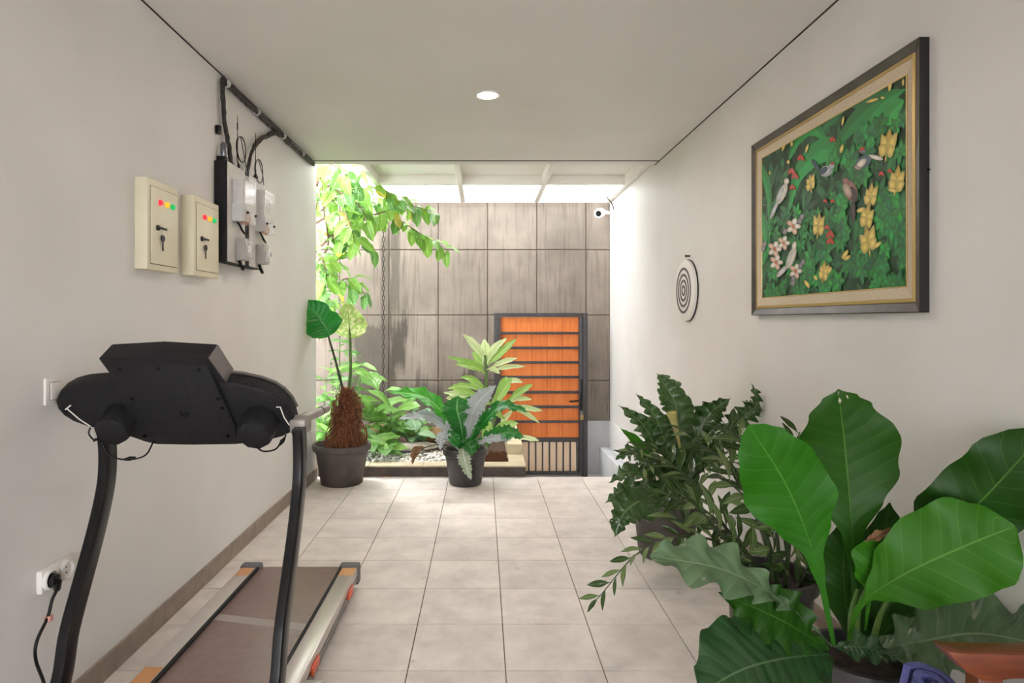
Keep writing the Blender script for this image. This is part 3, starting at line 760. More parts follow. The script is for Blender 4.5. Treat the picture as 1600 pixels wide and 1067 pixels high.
for (x, y, s) in ((172, 712, 1.15), (130, 785, 1), (90, 812, 1.1), (97, 870, 1.05), (182, 908, 1.05)):
    for q in range(5): ell(x+15*s*math.cos(q*1.257), y+19*s*math.sin(q*1.257), 10*s, 14*s, q*1.257+1.57, pk if q % 2 else wht)
    ell(x, y, 6*s, 8*s, 0, lin((206, 120, 70)))
for (x, y) in ((135, 735), (45, 790), (40, 810), (170, 960), (172, 940), (205, 885), (215, 870), (200, 690), (210, 670)): ell(x, y, 10, 14, .3, lin((136, 132, 140)))
# birds
def bird(body, tail, head, c1_, c2_, wing=None):
    ell(*tail, c2_); ell(*body, c1_); ell(*head, c1_)
    if wing: ell(*wing, c2_)
bird((122, 570, 18, 50, .42), (88, 640, 8, 46, .42), (142, 515, 12, 15, .2), wht, lin((200, 206, 208)), (114, 575, 9, 36, .42))
bird((163, 850, 17, 50, .35), (122, 910, 11, 34, .75), (176, 798, 10, 20, .2), wht, lin((206, 204, 204)), (155, 855, 8, 36, .4))
bird((318, 470, 30, 24, -.5), (272, 445, 9, 34, -.6), (342, 447, 12, 14, 0), lin((182, 186, 192)), lin((52, 78, 96)), (305, 468, 22, 12, -.7)); ell(344, 436, 9, 6, 0, red)
bird((480, 430, 40, 26, -.55), (535, 410, 34, 10, .25), (478, 382, 14, 12, 0), blu, wht, (470, 438, 30, 14, -.8)); ell(476, 372, 11, 9, 0, red); ell(455, 455, 16, 9, .4, lin((170, 150, 140)))
bird((424, 555, 30, 50, -.35), (436, 640, 10, 52, -.05), (402, 512, 14, 14, 0), brn, dkb, (436, 572, 18, 36, -.3)); ell(410, 555, 16, 34, -.4, lin((190, 166, 150)))
am = bpy.data.materials.new('painted_colours'); am.use_nodes = True
pn = am.node_tree.nodes['Principled BSDF']; va = am.node_tree.nodes.new('ShaderNodeVertexColor'); va.layer_name = 'paint'
am.node_tree.links.new(va.outputs['Color'], pn.inputs['Base Color']); pn.inputs['Roughness'].default_value = .5
art.uv = [(0, 0)]*len(art.v)
art.build('painted_scene', am, pa, smooth=False)
t = thing('wall_screw', (XR, at(1453, 265, 2.246).y, at(1453, 265, 2.246).z), 'small dark screw in the wall beside the painting', 'screw')
MB().lathe((XR, 2.246, at(1453, 265, 2.246).z), [(.004, -.008), (.005, -.004), (.003, 0)], 10, 'X').build('head', BLACKM, t)

# ------------------------------------------------------------------ round ringed plaque
t = thing('round_plaque', (XR, 4.88, 1.43), 'round white plaque with dark concentric rings on the right wall', 'plaque')
zc = EYE-(454-500)*4.88/1000; rr = .232
MB().lathe((XR, 4.88, zc), [(rr, -.006), (rr, -.03), (rr-.012, -.038), (.001, -.038)], 56, 'X', close=False).build('board', mat('plaque_white', (226, 222, 218), .6), t)
MB().lathe((XR, 4.88, zc), [(rr+.004, -.001), (rr+.004, -.008), (rr-.004, -.012)], 56, 'X', close=False).build('back_rim', BLACKP, t)
RING = mat('plaque_ring_grey', (86, 78, 84), .6)
for r0 in (.175, .128, .084, .042):
    MB().lathe((XR, 4.88, zc), [(r0, -.038), (r0, -.041), (r0-.018, -.041), (r0-.018, -.038)], 48, 'X', close=False).build('ring', RING, t)
MB().lathe((XR, 4.84, zc+rr+.028), [(.006, 0), (.006, -.03), (.011, -.032), (.011, -.036)], 10, 'X').build('nail', BLACKM, t)
MB().tube(spline([(XR-.02, 4.84, zc+rr+.025), (XR-.02, 4.87, zc+rr+.004), (XR-.02, 4.88, zc+rr-.01)], 6), .002, 5).build('hanging_cord', WHITEP, t)

# ------------------------------------------------------------------ security camera
cp = at(937, 333, 7.55)
t = thing('security_camera', tuple(cp), 'white dome security camera high in the far corner', 'camera')
MB().lathe((XR, cp.y+.05, cp.z-.0), [(.05, -.001), (.05, -.02), (.03, -.03)], 20, 'X').build('wall_base', WHITEP, t)
MB().tube(spline([(XR-.02, cp.y+.05, cp.z), (XR-.07, cp.y+.05, cp.z+.01), (cp.x+.02, cp.y+.02, cp.z+.02)], 8), .02, 10).build('arm', WHITEP, t)
dirc = Vector((-.45, -.85, -.25)).normalized()
Mq = Vector((0, 0, 1)).rotation_difference(dirc).to_matrix()
h = MB().lathe(cp, [(.035, -.09), (.052, -.07), (.056, -.02), (.056, .045), (.05, .052)], 24, M=Mq).build('housing', WHITEP, t)
MB().lathe(cp, [(.036, .050), (.032, .055), (.02, .057), (.001, .057)], 24, M=Mq, close=False).build('lens', BLACKM, h)
MB().tube(spline([(XR-.012, cp.y+.05, cp.z+.05), (XR-.03, cp.y+.06, cp.z+.12), (XR-.09, cp.y+.06, cp.z+.2), (XR-.09, cp.y+.05, cp.z+.28)], 12), .006, 6).build('lead', BLACKM, t)

# ------------------------------------------------------------------ treadmill
tm = thing('treadmill', (-.97, 2.6, 0), 'black and silver folding treadmill seen from behind its console', 'treadmill')
BELT = mat('belt_rubber', (138, 114, 108), .33, c2=(128, 106, 101), scale=30, bump=.1, bscale=500)
RAIL = mat('rail_silver', (198, 190, 184), .28, .45)
COPL = mat('copper_label', (206, 146, 92), .35, .3)
CAPM = mat('end_cap_grey', (88, 84, 88), .5)
REDC = mat('orange_red_clip', (224, 92, 56), .4)
YR, YF = 3.43, 1.62
box('belt', (-1.185, YF+.15, .10), (-.745, YR-.02, .118), BELT, tm, bevel=.006)
MB().prism([(-1.184, 2.80, .1181), (-.746, 2.70, .1181), (-.746, 2.76, .1181), (-1.184, 2.86, .1181)], (0, 0, .0005)).build('belt_sheen_band', mat('belt_sheen', (158, 146, 142), .33), tm)  # pale slanted band painted on for a reflection across the belt
MB().lathe((-.965, YR-.05, .085), [(.03, -.22), (.03, .22)], 20, 'X').build('rear_roller', BLACKM, tm)
for sx, xa, xb in ((-1, -1.272, -1.185), (1, -.745, -.658)):
    rl = box('side_rail', (xa, YF+.1, .060), (xb, YR-.03, .128), RAIL, tm, bevel=.006)
    inner = xb if sx < 0 else xa
    box('edge_strip', (inner-.008, YF+.1, .118), (inner+.008, YR-.05, .131), BLACKP, rl, bevel=.002, seg=1)
    box('side_groove', ((xa-.001 if sx < 0 else xb), YF+.1, .072), ((xa if sx < 0 else xb+.001), YR-.06, .086), BLACKM, rl)
    cx0, cx1 = (xa-.006, xb+.012) if sx < 0 else (xa-.012, xb+.006)
    cpz = box('end_cap', (cx0, YR-.065, .035), (cx1, YR, .137), CAPM, tm, bevel=.01)
    box('label', (xa+.008, YR-.165, .1281), (xb-.012 if sx < 0 else xb-.004, YR-.068, .1287), COPL, rl)
    box('label', (xa+.008, 2.29, .1281), (xb-.012, 2.40, .1287), COPL, rl) if sx < 0 else None
    box('frame_beam', (xa+.02, YF, .03), (xb-.02, YR-.1, .06), BLACKM, tm)
    MB().lathe(((xa+xb)/2, YR-.12, .024), [(.022, -.02), (.022, .02)], 14, 'X').build('rear_foot', BLACKM, tm)
for yy in (3.17, 2.50): box('side_clip', (-.658, yy-.05, .062), (-.648, yy+.05, .100), REDC, tm, bevel=.004)
t_ = MB().lathe((-.60, 2.33, .045), [(.045, -.012), (.045, .012)], 20, 'X').build('transport_wheel', BLACKM, tm)
box('wheel_bracket', (-.655, 2.30, .03), (-.585, 2.36, .105), SILV, tm, bevel=.004)
# motor hood and base
MB().prism([(-1.29, 1.45, .03), (-1.29, 1.45, .12), (-1.29, 1.55, .20), (-1.29, 1.72, .20), (-1.29, 1.80, .13), (-1.29, 1.80, .03)], (.65, 0, 0)).build('motor_hood', BLACKP, tm, bevel=.012)
# uprights
prof = [(1.86, .06), (1.90, .14), (2.01, .29), (2.05, .425), (2.109, .544), (2.185, .687), (2.235, .80), (2.258, .88), (2.262, .97), (2.25, 1.05)]
for xx in (-1.325, -.645):
    c = spline([(xx, y, z) for y, z in prof], 40)
    MB().tube(c, .0195, 16, rx=1.75, up=(1, 0, 0), sq=True).build('upright', BLACKM, tm, ang=28)
    box('upright_foot', (xx-.03, 1.80, .0), (xx+.03, 1.95, .10), BLACKM, tm, bevel=.01)
MB().bar((-1.325, 1.86, .08), (-.645, 1.86, .08), .05, .05).build('cross_beam', BLACKM, tm)
# console: a slab leaning 30 degrees, its top towards the camera
A = R(30); SY, SZ = 2.10, 1.304
S_ = Vector((0, math.sin(A), -math.cos(A))); N_ = Vector((0, math.cos(A), math.sin(A)))   # down the slab, out to the runner
def con(x, s, n): return Vector((x, SY, SZ)) + S_*s + N_*n
def onslab(px, py, n=0):
    o = Vector((0, 0, EYE)); d = Vector(((px-754)/1000, 1, -(py-500)/1000))
    p0 = con(0, 0, n); k = (p0-o).dot(N_)/d.dot(N_); q = o+d*k
    return q.x, (q-con(0, 0, n)).dot(S_)
wing = [(85.5, 627), (93, 612), (106, 604.5), (125, 599.5), (150, 597), (200, 596), (260, 596), (342, 597), (372, 600), (400, 606), (422, 614), (437, 624), (449, 637), (457, 652), (461, 666), (455, 677), (440, 684), (420, 689), (395, 693), (368, 696), (300, 697), (243, 696), (226, 692), (206, 685), (186, 678), (160, 673), (136, 668), (114, 660), (98, 650), (89, 640)]
W2 = [onslab(px, py, .03) for px, py in wing]
mb = MB().prism([con(x, s, .03) for x, s in W2], N_*.065)
cons = mb.build('console_shell', BLACKP, tm, bevel=.012, seg=3)
# bright lip along the shell's user-side edge
mb = MB().tube([con(x, s, .095) for x, s in W2[7:14]], .006, 6); mb.build('console_lip', mat('lip_grey', (112, 106, 102), .35, .4), cons)
# display housing
ho = [(-1.262, 0), (-.903, 0), (-.893, .12), (-1.252, .12)]
MB().prism([con(-1.262, 0, -.0), con(-1.08, -.012, -.0), con(-.903, 0, -.0), con(-.878, .125, .03), con(-1.25, .125, .03)], N_*.09).build('display_housing', BLACKP, tm, bevel=.005)
MB().prism([con(-.9025, .002, .006), con(-.9025, .002, .088), con(-.880, .12, .11), con(-.880, .12, .034)], (.003, 0, 0)).build('housing_side', mat('housing_side_grey', (112, 106, 104), .4, .2), tm)
MB().prism([con(-1.24, .028, .03), con(-1.08, .022, .03), con(-.915, .028, .03), con(-.872, .30, .03), con(-.88, .352, .03), con(-1.225, .352, .03), con(-1.235, .30, .03)], N_*-.022).build('back_cover', BLACKP, tm, bevel=.008)
for (x, s) in ((-1.21, .05), (-1.08, .046), (-.945, .05), (-1.20, .17), (-.905, .17), (-.90, .21), (-1.2, .335), (-.905, .335)):
    MB().lathe(con(x, s, .0085), [(.006, 0), (.006, .004)], 10, M=Vector((0, 0, 1)).rotation_difference(-N_).to_matrix()).build('screw', BLACKM, cons)
MB().lathe(con(-1.035, .235, .0085), [(.016, 0), (.013, .004), (.001, .001)], 18, M=Vector((0, 0, 1)).rotation_difference(-N_).to_matrix()).build('knock_out', BLACKM, cons)
# speaker pods
MN = Vector((0, 0, 1)).rotation_difference(-N_).to_matrix()
for (px, py, r) in ((172, 677, .058), (396, 682, .062)):
    x, d = onslab(px, py, -.055); b = con(x, d, .04)
    L_ = .095
    p_ = MB().lathe(b, [(r*1.12, -.02), (r*1.12, .02), (r*1.0, L_-.012), (r*.93, L_), (.001, L_+.002)], 9, M=MN, close=False).build('speaker_pod', BLACKP, cons, bevel=.005, ang=25)
# leads
def lead(pts, plug):
    o = MB().tube(spline(pts, 24), .0028, 6).build('speaker_lead', BLACKM, cons)
    a, b = plug; MB().tube([a, Vector(a).lerp(Vector(b), .5), b], [.004, .008, .004], 8).build('jack', BLACKM, o)
lead([at(160, 690, 2.14), at(170, 710, 2.13), at(195, 718, 2.13), at(226, 712, 2.15), at(240, 690, 2.22)], (at(194, 718, 2.13), at(212, 715, 2.14)))
lead([at(400, 698, 2.12), at(412, 705, 2.13), at(430, 702, 2.15), at(440, 690, 2.2), at(447, 680, 2.24)], (at(437, 695, 2.17), at(445, 684, 2.21)))
lead([at(141, 668, 2.14), at(139, 678, 2.14), at(148, 688, 2.14), at(154, 684, 2.16)], (at(147, 687, 2.14), at(149, 688, 2.14)))
MB().tube([at(102, 640, 2.17), at(111, 633, 2.17), at(104, 638, 2.17), at(124, 655, 2.17), at(141, 666, 2.18)], .0022, 5).build('speaker_lead', WHITEP, cons)
MB().tube([at(432, 636, 2.17), at(438, 636, 2.17), at(444, 652, 2.19), at(452, 664, 2.21)], .0022, 5).build('speaker_lead', WHITEP, cons)
GRIP = mat('handrail_grey', (150, 142, 138), .4, .3)
for xx in (-1.315, -.655):
    hp = spline([(xx, 2.29, 1.052), (xx, 2.36, 1.066), (xx+.004, 2.48, 1.066), (xx+.010, 2.64, 1.066)], 20)
    hr = MB().tube(hp, [.022]*9+[.0185]*12, 14).build('handrail', GRIP, tm)
    MB().prism([(xx-.03, 2.27, 1.025), (xx-.03, 2.262, 1.075), (xx-.03, 2.29, 1.09), (xx-.03, 2.345, 1.085), (xx-.03, 2.35, 1.04), (xx-.03, 2.335, 1.022)], (.058, 0, 0)).build('bracket', GRIP, hr, bevel=.008)
    MB().lathe((xx+.006, 2.55, 1.066), [(.0195, -.006), (.0195, .006)], 14, 'Y').build('grip_ring', BLACKM, hr)
lipp = [(430, 620), (442, 632), (452, 645), (458, 655), (464, 662)]
mb = MB(); Wl = [onslab(px, py, .085) for px, py in lipp]
mb.tube([con(x, d, .085) for x, d in Wl], [.006, .009, .013, .017, .018], 8); mb.build('arm_cover', GRIP, cons)

# ------------------------------------------------------------------ leaf builders
OBOV = [(0, .05), (.22, .07), (.36, .2), (.5, .62), (.62, .95), (.7, 1), (.8, .93), (.9, .66), (.96, .36), (1, .02)]
LANC = [(0, .05), (.12, .2), (.35, .9), (.48, 1), (.65, .85), (.85, .4), (1, .01)]
OVAL = [(0, .05), (.08, .3), (.3, .92), (.5, 1), (.72, .82), (.9, .4), (1, .02)]
STRAP = [(0, .1), (.15, .3), (.4, .85), (.6, 1), (.78, .8), (.92, .4), (1, .02)]
HEART = [(0, .0), (.01, .55), (.06, .9), (.18, 1), (.35, .92), (.6, .62), (.85, .22), (1, .01)]
def leaf_geo(mid, width, prof, nrm, fold=.15, wave=0, wn=5, nv=26, nu=5, serr=0, sn=14, seed=0, arch=0, rag=.05, holes=()):
    rn = random.Random(seed); ph = rn.uniform(0, 6.28); ph2 = rn.uniform(0, 6.28)
    M = spline(mid, nv); mb = MB(); mb.uv = []
    nrm = Vector(nrm).normalized()
    pw = [rn.uniform(0, 6.28) for _ in range(4)]
    for i, m in enumerate(M):
        t = i/nv; T = (M[min(i+1, nv)]-M[max(i-1, 0)]).normalized()
        S = T.cross(nrm)
        if S.length < .15: S = T.cross(nrm+Vector((.3, .2, .1)))
        S.normalize(); Nn = S.cross(T)
        w = width*.5*interp(prof, t)
        for j in range(-nu, nu+1):
            u = j/nu; ww = w
            sg = 1 if u > 0 else -1
            q0 = 0 if u > 0 else 2
            ww *= 1+rag*(math.sin(2*math.pi*2.2*t+pw[q0])+.6*math.sin(2*math.pi*5.3*t+pw[q0+1]))
            if serr and abs(u) > .7: ww = ww*(1+serr*math.sin(2*math.pi*sn*t+ph*sg))
            wv = wave*u*u*math.sin(2*math.pi*wn*t+(ph if u > 0 else ph2))*min(1, w/(width*.25+1e-6))
            p = m+S*(u*ww)+Nn*(fold*abs(u)*w-arch*u*u*w+wv)
            mb.v.append(tuple(p)); mb.uv.append((.5+u*.5, t))
    K = 2*nu+1; Lh = sum((M[i+1]-M[i]).length for i in range(nv))
    for i in range(nv):
        for j in range(K-1):
            if any(math.hypot(((j+.5)/nu-1-hu)*width*.5, ((i+.5)/nv-ht)*Lh) < hr for hu, ht, hr in holes): continue
            a = i*K+j; mb.f.append((a, a+1, a+K+1, a+K))
    return mb
def leaf(root, mid, width, prof, m, nrm, name='leaf', **k):
    lab = k.pop('label', None); g = leaf_geo(mid, width, prof, nrm, **k)
    g.v = [(min(max(x, XL+.012) if y < 5.8 else x, XR-.015), y, z) for x, y, z in g.v]    # leaves bend where they meet a wall
    return g.build(name, m, root, ang=80, label=lab, origin=mid[0])
def stemtube(root, pts, r, m, name='stem', n=14):
    s = spline(pts, n); rr = [r*(1-.45*i/n) for i in range(n+1)]
    return MB().tube(s, rr, 7).build(name, m, root)
def unit_leaf(m, prof, w, fold, wave, wn, droop, seed, nv=8, nu=2):
    mb = leaf_geo([(0, 0, 0), (0, .35, .03), (0, .7, .0-droop*.35), (0, 1, -droop)], w, prof, (0, 0, 1), fold=fold, wave=wave, wn=wn, nv=nv, nu=nu, seed=seed)
    o = mb.build('leaf_pattern', m, None, ang=80, origin=(0, 0, 0)); me = o.data
    bpy.data.objects.remove(o); return me
def place(me, root, p, d, nrm, L, name='leaf', wfac=1):
    d = Vector(d).normalized(); nrm = Vector(nrm)
    s = d.cross(nrm)
    if s.length < .1: s = d.cross(nrm+Vector((.4, .3, .2)))
    s.normalize(); n = s.cross(d)
    M = Matrix(((s.x*L*wfac, d.x*L, n.x*L, p[0]), (s.y*L*wfac, d.y*L, n.y*L, p[1]), (s.z*L*wfac, d.z*L, n.z*L, p[2]), (0, 0, 0, 1)))
    return inst(me, name, root, M)

def pot(root, c, rt, rb, h, m, rib=0, ribn=0, lip=.03):
    x, y, z = c
    p = MB().lathe(c, [(rb-.01, 0), (rb, .008), (rt*.88, h-.09), (rt*.9, h-.075), (rt*.9, h-.06), (rt, h-.05), (rt+.004, h-.02), (rt, h), (rt-.018, h), (rt-.026, h-.02), (rt*.86, h-.06), (rb*.98, .05)], 48, rib=rib, ribn=ribn)
    o = p.build('pot', m, root, ang=50)
    q = MB().lathe((x, y, z), [(.001, h-.045), (rt*.5, h-.04), (rt*.88, h-.05)], 32, close=False).build('soil', PSOIL, root, ang=60)
    return o

# ------------------------------------------------------------------ big-leaf plant, right foreground
BIG = leaf_mat('big_leaf', (22, 60, 4), (38, 84, 10), (74, 114, 40), 15, .5, .2, .08, under=(80, 124, 66), mid=.009, bump=.16, spec=.3)
BIGM = leaf_mat('big_leaf_mid', (28, 90, 6), (44, 110, 12), (80, 136, 44), 15, .5, .26, .08, under=(80, 124, 66), mid=.009, bump=.16, spec=.3)
BIGL = leaf_mat('big_leaf_fresh', (44, 104, 14), (62, 124, 22), (98, 150, 54), 13, .5, .26, .1, under=(110, 160, 80), mid=.010, spec=.3, bump=.16)
BIGS = leaf_mat('big_leaf_sheen', (70, 98, 66), (98, 122, 88), (134, 152, 120), 13, .3, .12, .1, under=(64, 100, 56), mid=.012)  # paler grey green puts the sheen on these leaves into their colour
BIGD = leaf_mat('big_leaf_dull', (28, 60, 30), (46, 82, 42), (84, 110, 74), 13, .26, .12, .1, under=(60, 96, 52), mid=.010)
pc = (1.245, 2.10, 0)
bp = thing('potted_anthurium', pc, 'big paddle leaved plant in a black pot, foremost by the right wall', 'plant')
pot(bp, pc, .17, .13, .34, POTM)
B = lambda x, y, Y: at(x, y, Y)
N1 = (-.25, -1, .25)
leaf(bp, [B(1340, 1012, 2.08), B(1333, 854, 2.12), B(1322, 717, 2.16), B(1310, 608, 2.14)], .335, OBOV, BIG, (-.1, -1, .3), fold=.1, wave=.012, wn=4, nv=120, nu=26, seed=1, holes=((.0, .945, .010), (-.07, .985, .007), (.03, .99, .006), (.42, .955, .008)))
leaf(bp, [B(1303, 1008, 2.05), B(1276, 882, 2.04), B(1232, 765, 2.02), B(1170, 664, 1.98)], .265, OBOV, BIGM, (-.35, -1, .2), fold=.06, wave=.010, wn=4, nv=34, seed=2)
leaf(bp, [B(1326, 1000, 2.06), B(1345, 945, 2.0), B(1411, 898, 1.92), B(1510, 852, 1.84), B(1586, 822, 1.78)], .265, [(0, .05), (.3, .07), (.38, .3), (.5, .8), (.64, 1), (.8, .96), (.92, .68), (.98, .3), (1, .05)], BIGL, (-.15, -.9, .55), fold=.05, wave=.014, wn=5, nv=34, seed=3)
leaf(bp, [B(1362, 1000, 2.1), B(1410, 910, 2.05), B(1478, 838, 1.95), B(1550, 765, 1.86), B(1635, 672, 1.76)], .24, [(0, .05), (.3, .06), (.42, .5), (.55, .95), (.7, 1), (.85, .9), (.95, .5), (1, .05)], BIG, (-.5, -.8, .35), fold=.12, wave=.022, wn=5, nv=34, seed=4)
leaf(bp, [B(1300, 1008, 2.02), B(1219, 938, 1.96), B(1130, 890, 1.92), B(1016, 868, 1.92)], .17, [(0, .06), (.25, .12), (.42, .6), (.6, 1), (.8, .95), (.93, .6), (1, .05)], BIGS, (.1, -.55, .8), fold=.12, wave=.028, wn=6, nv=40, seed=5)
leaf(bp, [B(1296, 1014, 2.0), B(1215, 966, 1.95), B(1122, 925, 1.94)], .20, LANC, BIG, (-.2, -.7, .5), fold=.08, wave=.028, wn=6, nv=34, seed=6)
leaf(bp, [B(1296, 1022, 1.98), B(1228, 1028, 1.88), B(1160, 1046, 1.80), B(1090, 1085, 1.75)], .32, [(0, .15), (.2, .75), (.45, 1), (.7, .85), (.9, .45), (1, .02)], BIGD, (-.1, -.6, .8), fold=.06, wave=.014, wn=5, nv=34, seed=7)
leaf(bp, [B(1365, 1018, 2.05), B(1440, 1002, 1.95), B(1530, 990, 1.86), B(1640, 1010, 1.74)], .30, [(0, .1), (.18, .5), (.4, .95), (.6, 1), (.85, .7), (1, .05)], BIGS, (-.1, -.45, .9), fold=.22, wave=.03, wn=6, nv=40, seed=8)
leaf(bp, [B(1350, 1000, 2.16), B(1372, 900, 2.24), B(1390, 785, 2.26)], .19, OVAL, BIG, (-.2, -.9, .1), fold=.1, wave=.012, wn=3, seed=9)
leaf(bp, [B(1330, 1000, 2.16), B(1318, 900, 2.26), B(1322, 800, 2.30)], .15, OVAL, BIG, (-.2, -.9, .1), fold=.1, wave=.012, wn=3, seed=10)
o = leaf(bp, [B(1352, 985, 2.04), B(1362, 905, 2.02), B(1384, 842, 2.0)], .15, [(0, .05), (.35, .1), (.55, .8), (.75, 1), (.92, .8), (1, .5)], BIGL, (-.2, -.9, .3), fold=.2, wave=.01, wn=3, seed=11)
DRY = leaf_mat('dry_leaf', (104, 74, 48), (132, 98, 66), (84, 60, 40), 8, .8, .1)
leaf(o, [B(1350, 846, 1.99), B(1372, 838, 1.98), B(1398, 824, 1.99)], .03, LANC, DRY, (0, -.6, .8), name='dry_tip', fold=.5, wave=.006, wn=3, seed=12, label='brown withered tip')
leaf(bp, [B(1372, 1000, 2.12), B(1400, 972, 2.14), B(1450, 948, 2.14)], .17, OVAL, BIG, (-.2, -.8, .5), fold=.1, wave=.01, wn=3, seed=13)
leaf(bp, [B(1300, 1010, 1.99), B(1350, 1012, 1.93), B(1410, 1030, 1.88)], .10, LANC, BIGD, (0, -.5, .8), fold=.1, wave=.015, wn=4, seed=14)
leaf(bp, [B(1290, 1030, 1.99), B(1180, 1050, 1.95), B(1100, 1070, 1.93)], .12, LANC, BIGL, (0, -.5, .8), fold=.1, wave=.012, wn=4, seed=15)
for (a, b, c) in ((1374, 995, 2.1), (1392, 930, 2.08), ): pass
stemtube(bp, [B(1340, 1015, 2.09), B(1342, 950, 2.06), B(1362, 905, 2.02)], .009, STEM)
stemtube(bp, [B(1362, 1010, 2.1), B(1376, 960, 2.08), B(1392, 930, 2.06)], .011, STEM)
stemtube(bp, [B(1330, 1015, 2.09), B(1330, 960, 2.09), B(1340, 920, 2.1)], .011, STEM)

# ------------------------------------------------------------------ feathery plant in a black pot (middle right)
ZZA = leaf_mat('zz_leaflet', (36, 62, 24), (60, 90, 38), (96, 120, 70), 5, .17, .15, .12, under=(84, 112, 62), mid=.04)
ZZB = leaf_mat('zz_leaflet_lit', (80, 108, 54), (118, 140, 86), (150, 166, 122), 5, .17, .2, .12, under=(110, 136, 84), mid=.04)  # paler copy, bright light on some leaflets painted into the colour
zl = [unit_leaf(ZZA, LANC, .27, .3, .0, 3, .12, 1), unit_leaf(ZZB, LANC, .27, .35, .0, 3, .2, 2)]
def frond(root, pts, n, L, r=.010, start=.22, light=.35, seed=0, droop=.3, spread=.8):
    rn = random.Random(seed); M = spline(pts, 40)
    st = MB().tube(M, [r*(1-.75*i/40) for i in range(41)], 6).build('frond', DSTEM, root)
    for k in range(n):
        t = start+(1-start)*(k+.5)/n; i = min(39, int(t*40)); p = M[i].lerp(M[i+1], t*40-i); T = (M[i+1]-M[i]).normalized()
        hint = Vector((rn.uniform(-.2, .2), -.5+rn.uniform(-.2, .2), .9))
        S = T.cross(hint).normalized(); U = S.cross(T)
        sg = 1 if k % 2 else -1
        d = T*rn.uniform(.45, .75)+S*sg*spread*rn.uniform(.8, 1.1)+U*rn.uniform(0, .35)
        ll_ = 1 if rn.random() < light else 0
        if p.x+d.normalized().x*L*1.1 > XR-.02: continue
        place(zl[ll_], st, p, d, U-S*sg*.3, L*rn.uniform(.8, 1.1)*(1-.35*abs(t-.55)), 'leaflet', rn.uniform(.8, 1.1))
    if M[-1].x < XR-.12: place(zl[0], st, M[-1]-T*.004, M[-1]-M[-3], U, L*.7, 'leaflet')
pc = (1.22, 2.72, 0)
zp = thing('potted_zz_plant', pc, 'feathery dark plant with many small leaflets in a black pot', 'plant')
pot(zp, pc, .19, .15, .36, POTM)
Z = lambda x, y, Y: at(x, y, Y)
frond(zp, [Z(1212, 945, 2.70), Z(1165, 860, 2.70), Z(1105, 800, 2.72), Z(1045, 775, 2.75)], 15, .15, seed=1)
frond(zp, [Z(1200, 945, 2.66), Z(1140, 860, 2.60), Z(1075, 838, 2.55), Z(1000, 862, 2.5), Z(934, 935, 2.46)], 22, .10, .007, .3, .4, seed=2, spread=.4)
frond(zp, [Z(1216, 945, 2.72), Z(1190, 830, 2.78), Z(1140, 730, 2.9), Z(1075, 680, 3.0)], 17, .15, seed=3)
frond(zp, [Z(1222, 945, 2.74), Z(1210, 810, 2.82), Z(1180, 715, 2.9), Z(1130, 660, 3.0)], 17, .15, seed=4)
frond(zp, [Z(1226, 945, 2.76), Z(1235, 810, 2.86), Z(1232, 720, 2.95), Z(1250, 675, 3.0)], 15, .14, seed=5)
frond(zp, [Z(1232, 945, 2.74), Z(1275, 880, 2.72), Z(1312, 835, 2.62)], 12, .12, seed=6)
frond(zp, [Z(1205, 945, 2.68), Z(1160, 880, 2.58), Z(1110, 815, 2.52), Z(1085, 790, 2.5)], 13, .17, light=.7, seed=7)
frond(zp, [Z(1218, 945, 2.66), Z(1205, 860, 2.56), Z(1175, 790, 2.5), Z(1130, 745, 2.5)], 15, .17, light=.5, seed=8)
frond(zp, [Z(1224, 945, 2.68), Z(1230, 870, 2.60), Z(1215, 800, 2.52), Z(1190, 745, 2.5)], 14, .15, light=.5, seed=9)
frond(zp, [Z(1210, 945, 2.7), Z(1150, 850, 2.8), Z(1090, 760, 3.0), Z(1040, 720, 3.15)], 17, .15, seed=10)
frond(zp, [Z(1205, 945, 2.68), Z(1130, 880, 2.66), Z(1060, 810, 2.8), Z(1020, 770, 2.95)], 15, .15, light=.2, seed=11)
frond(zp, [Z(1236, 945, 2.7), Z(1262, 890, 2.62), Z(1280, 830, 2.58)], 11, .13, seed=12)

# ------------------------------------------------------------------ ruffled plant by the right wall (farther)
RUF = leaf_mat('ruffled_leaf', (44, 82, 34), (78, 110, 62), (124, 144, 100), 14, .22, .2, .12, under=(110, 132, 94), mid=.02, spec=.7)
pc = (1.12, 3.92, 0)
rp_ = thing('potted_ruffled_plant', pc, 'ruffled dark leaved plant in a grey pot beside the right wall', 'plant')
pot(rp_, pc, .21, .16, .34, POTB, .012, 24)
def rl(pts, w, nrm, seed, wave=.03, wn=6, prof=LANC, m=None, **k):
    if m is None: k.setdefault('serr', .15); k.setdefault('sn', 13); k.setdefault('rag', .09); w *= 1.15; wn = int(wn*1.4)
    leaf(rp_, [at(*p) for p in pts], w, prof, m or RUF, nrm, fold=.2, wave=wave, wn=wn, nv=70, seed=seed, **k)
FN = (0, -1, .35)
rl([(1040, 790, 3.9), (1028, 720, 3.85), (1008, 668, 3.8), (966, 632, 3.75)], .12, FN, 1, .032, 8, prof=LANC)
rl([(1044, 790, 3.92), (1042, 710, 3.92), (1026, 655, 3.92), (993, 614, 3.9)], .13, FN, 2, .032, 8, prof=LANC)
rl([(1050, 790, 3.95), (1060, 700, 3.98), (1056, 635, 4.0), (1040, 603, 4.0), (1026, 583, 3.98)], .17, FN, 3, .032, 9, prof=LANC)
rl([(1056, 790, 3.95), (1078, 705, 4.0), (1108, 648, 4.0), (1142, 622, 3.95)], .18, (-.3, -1, .3), 4, .034, 8, prof=LANC)
rl([(1060, 790, 3.92), (1105, 710, 3.8), (1158, 655, 3.65), (1183, 630, 3.6), (1174, 598, 3.58)], .11, (-.3, -.8, .6), 5, .04, 9, prof=LANC)
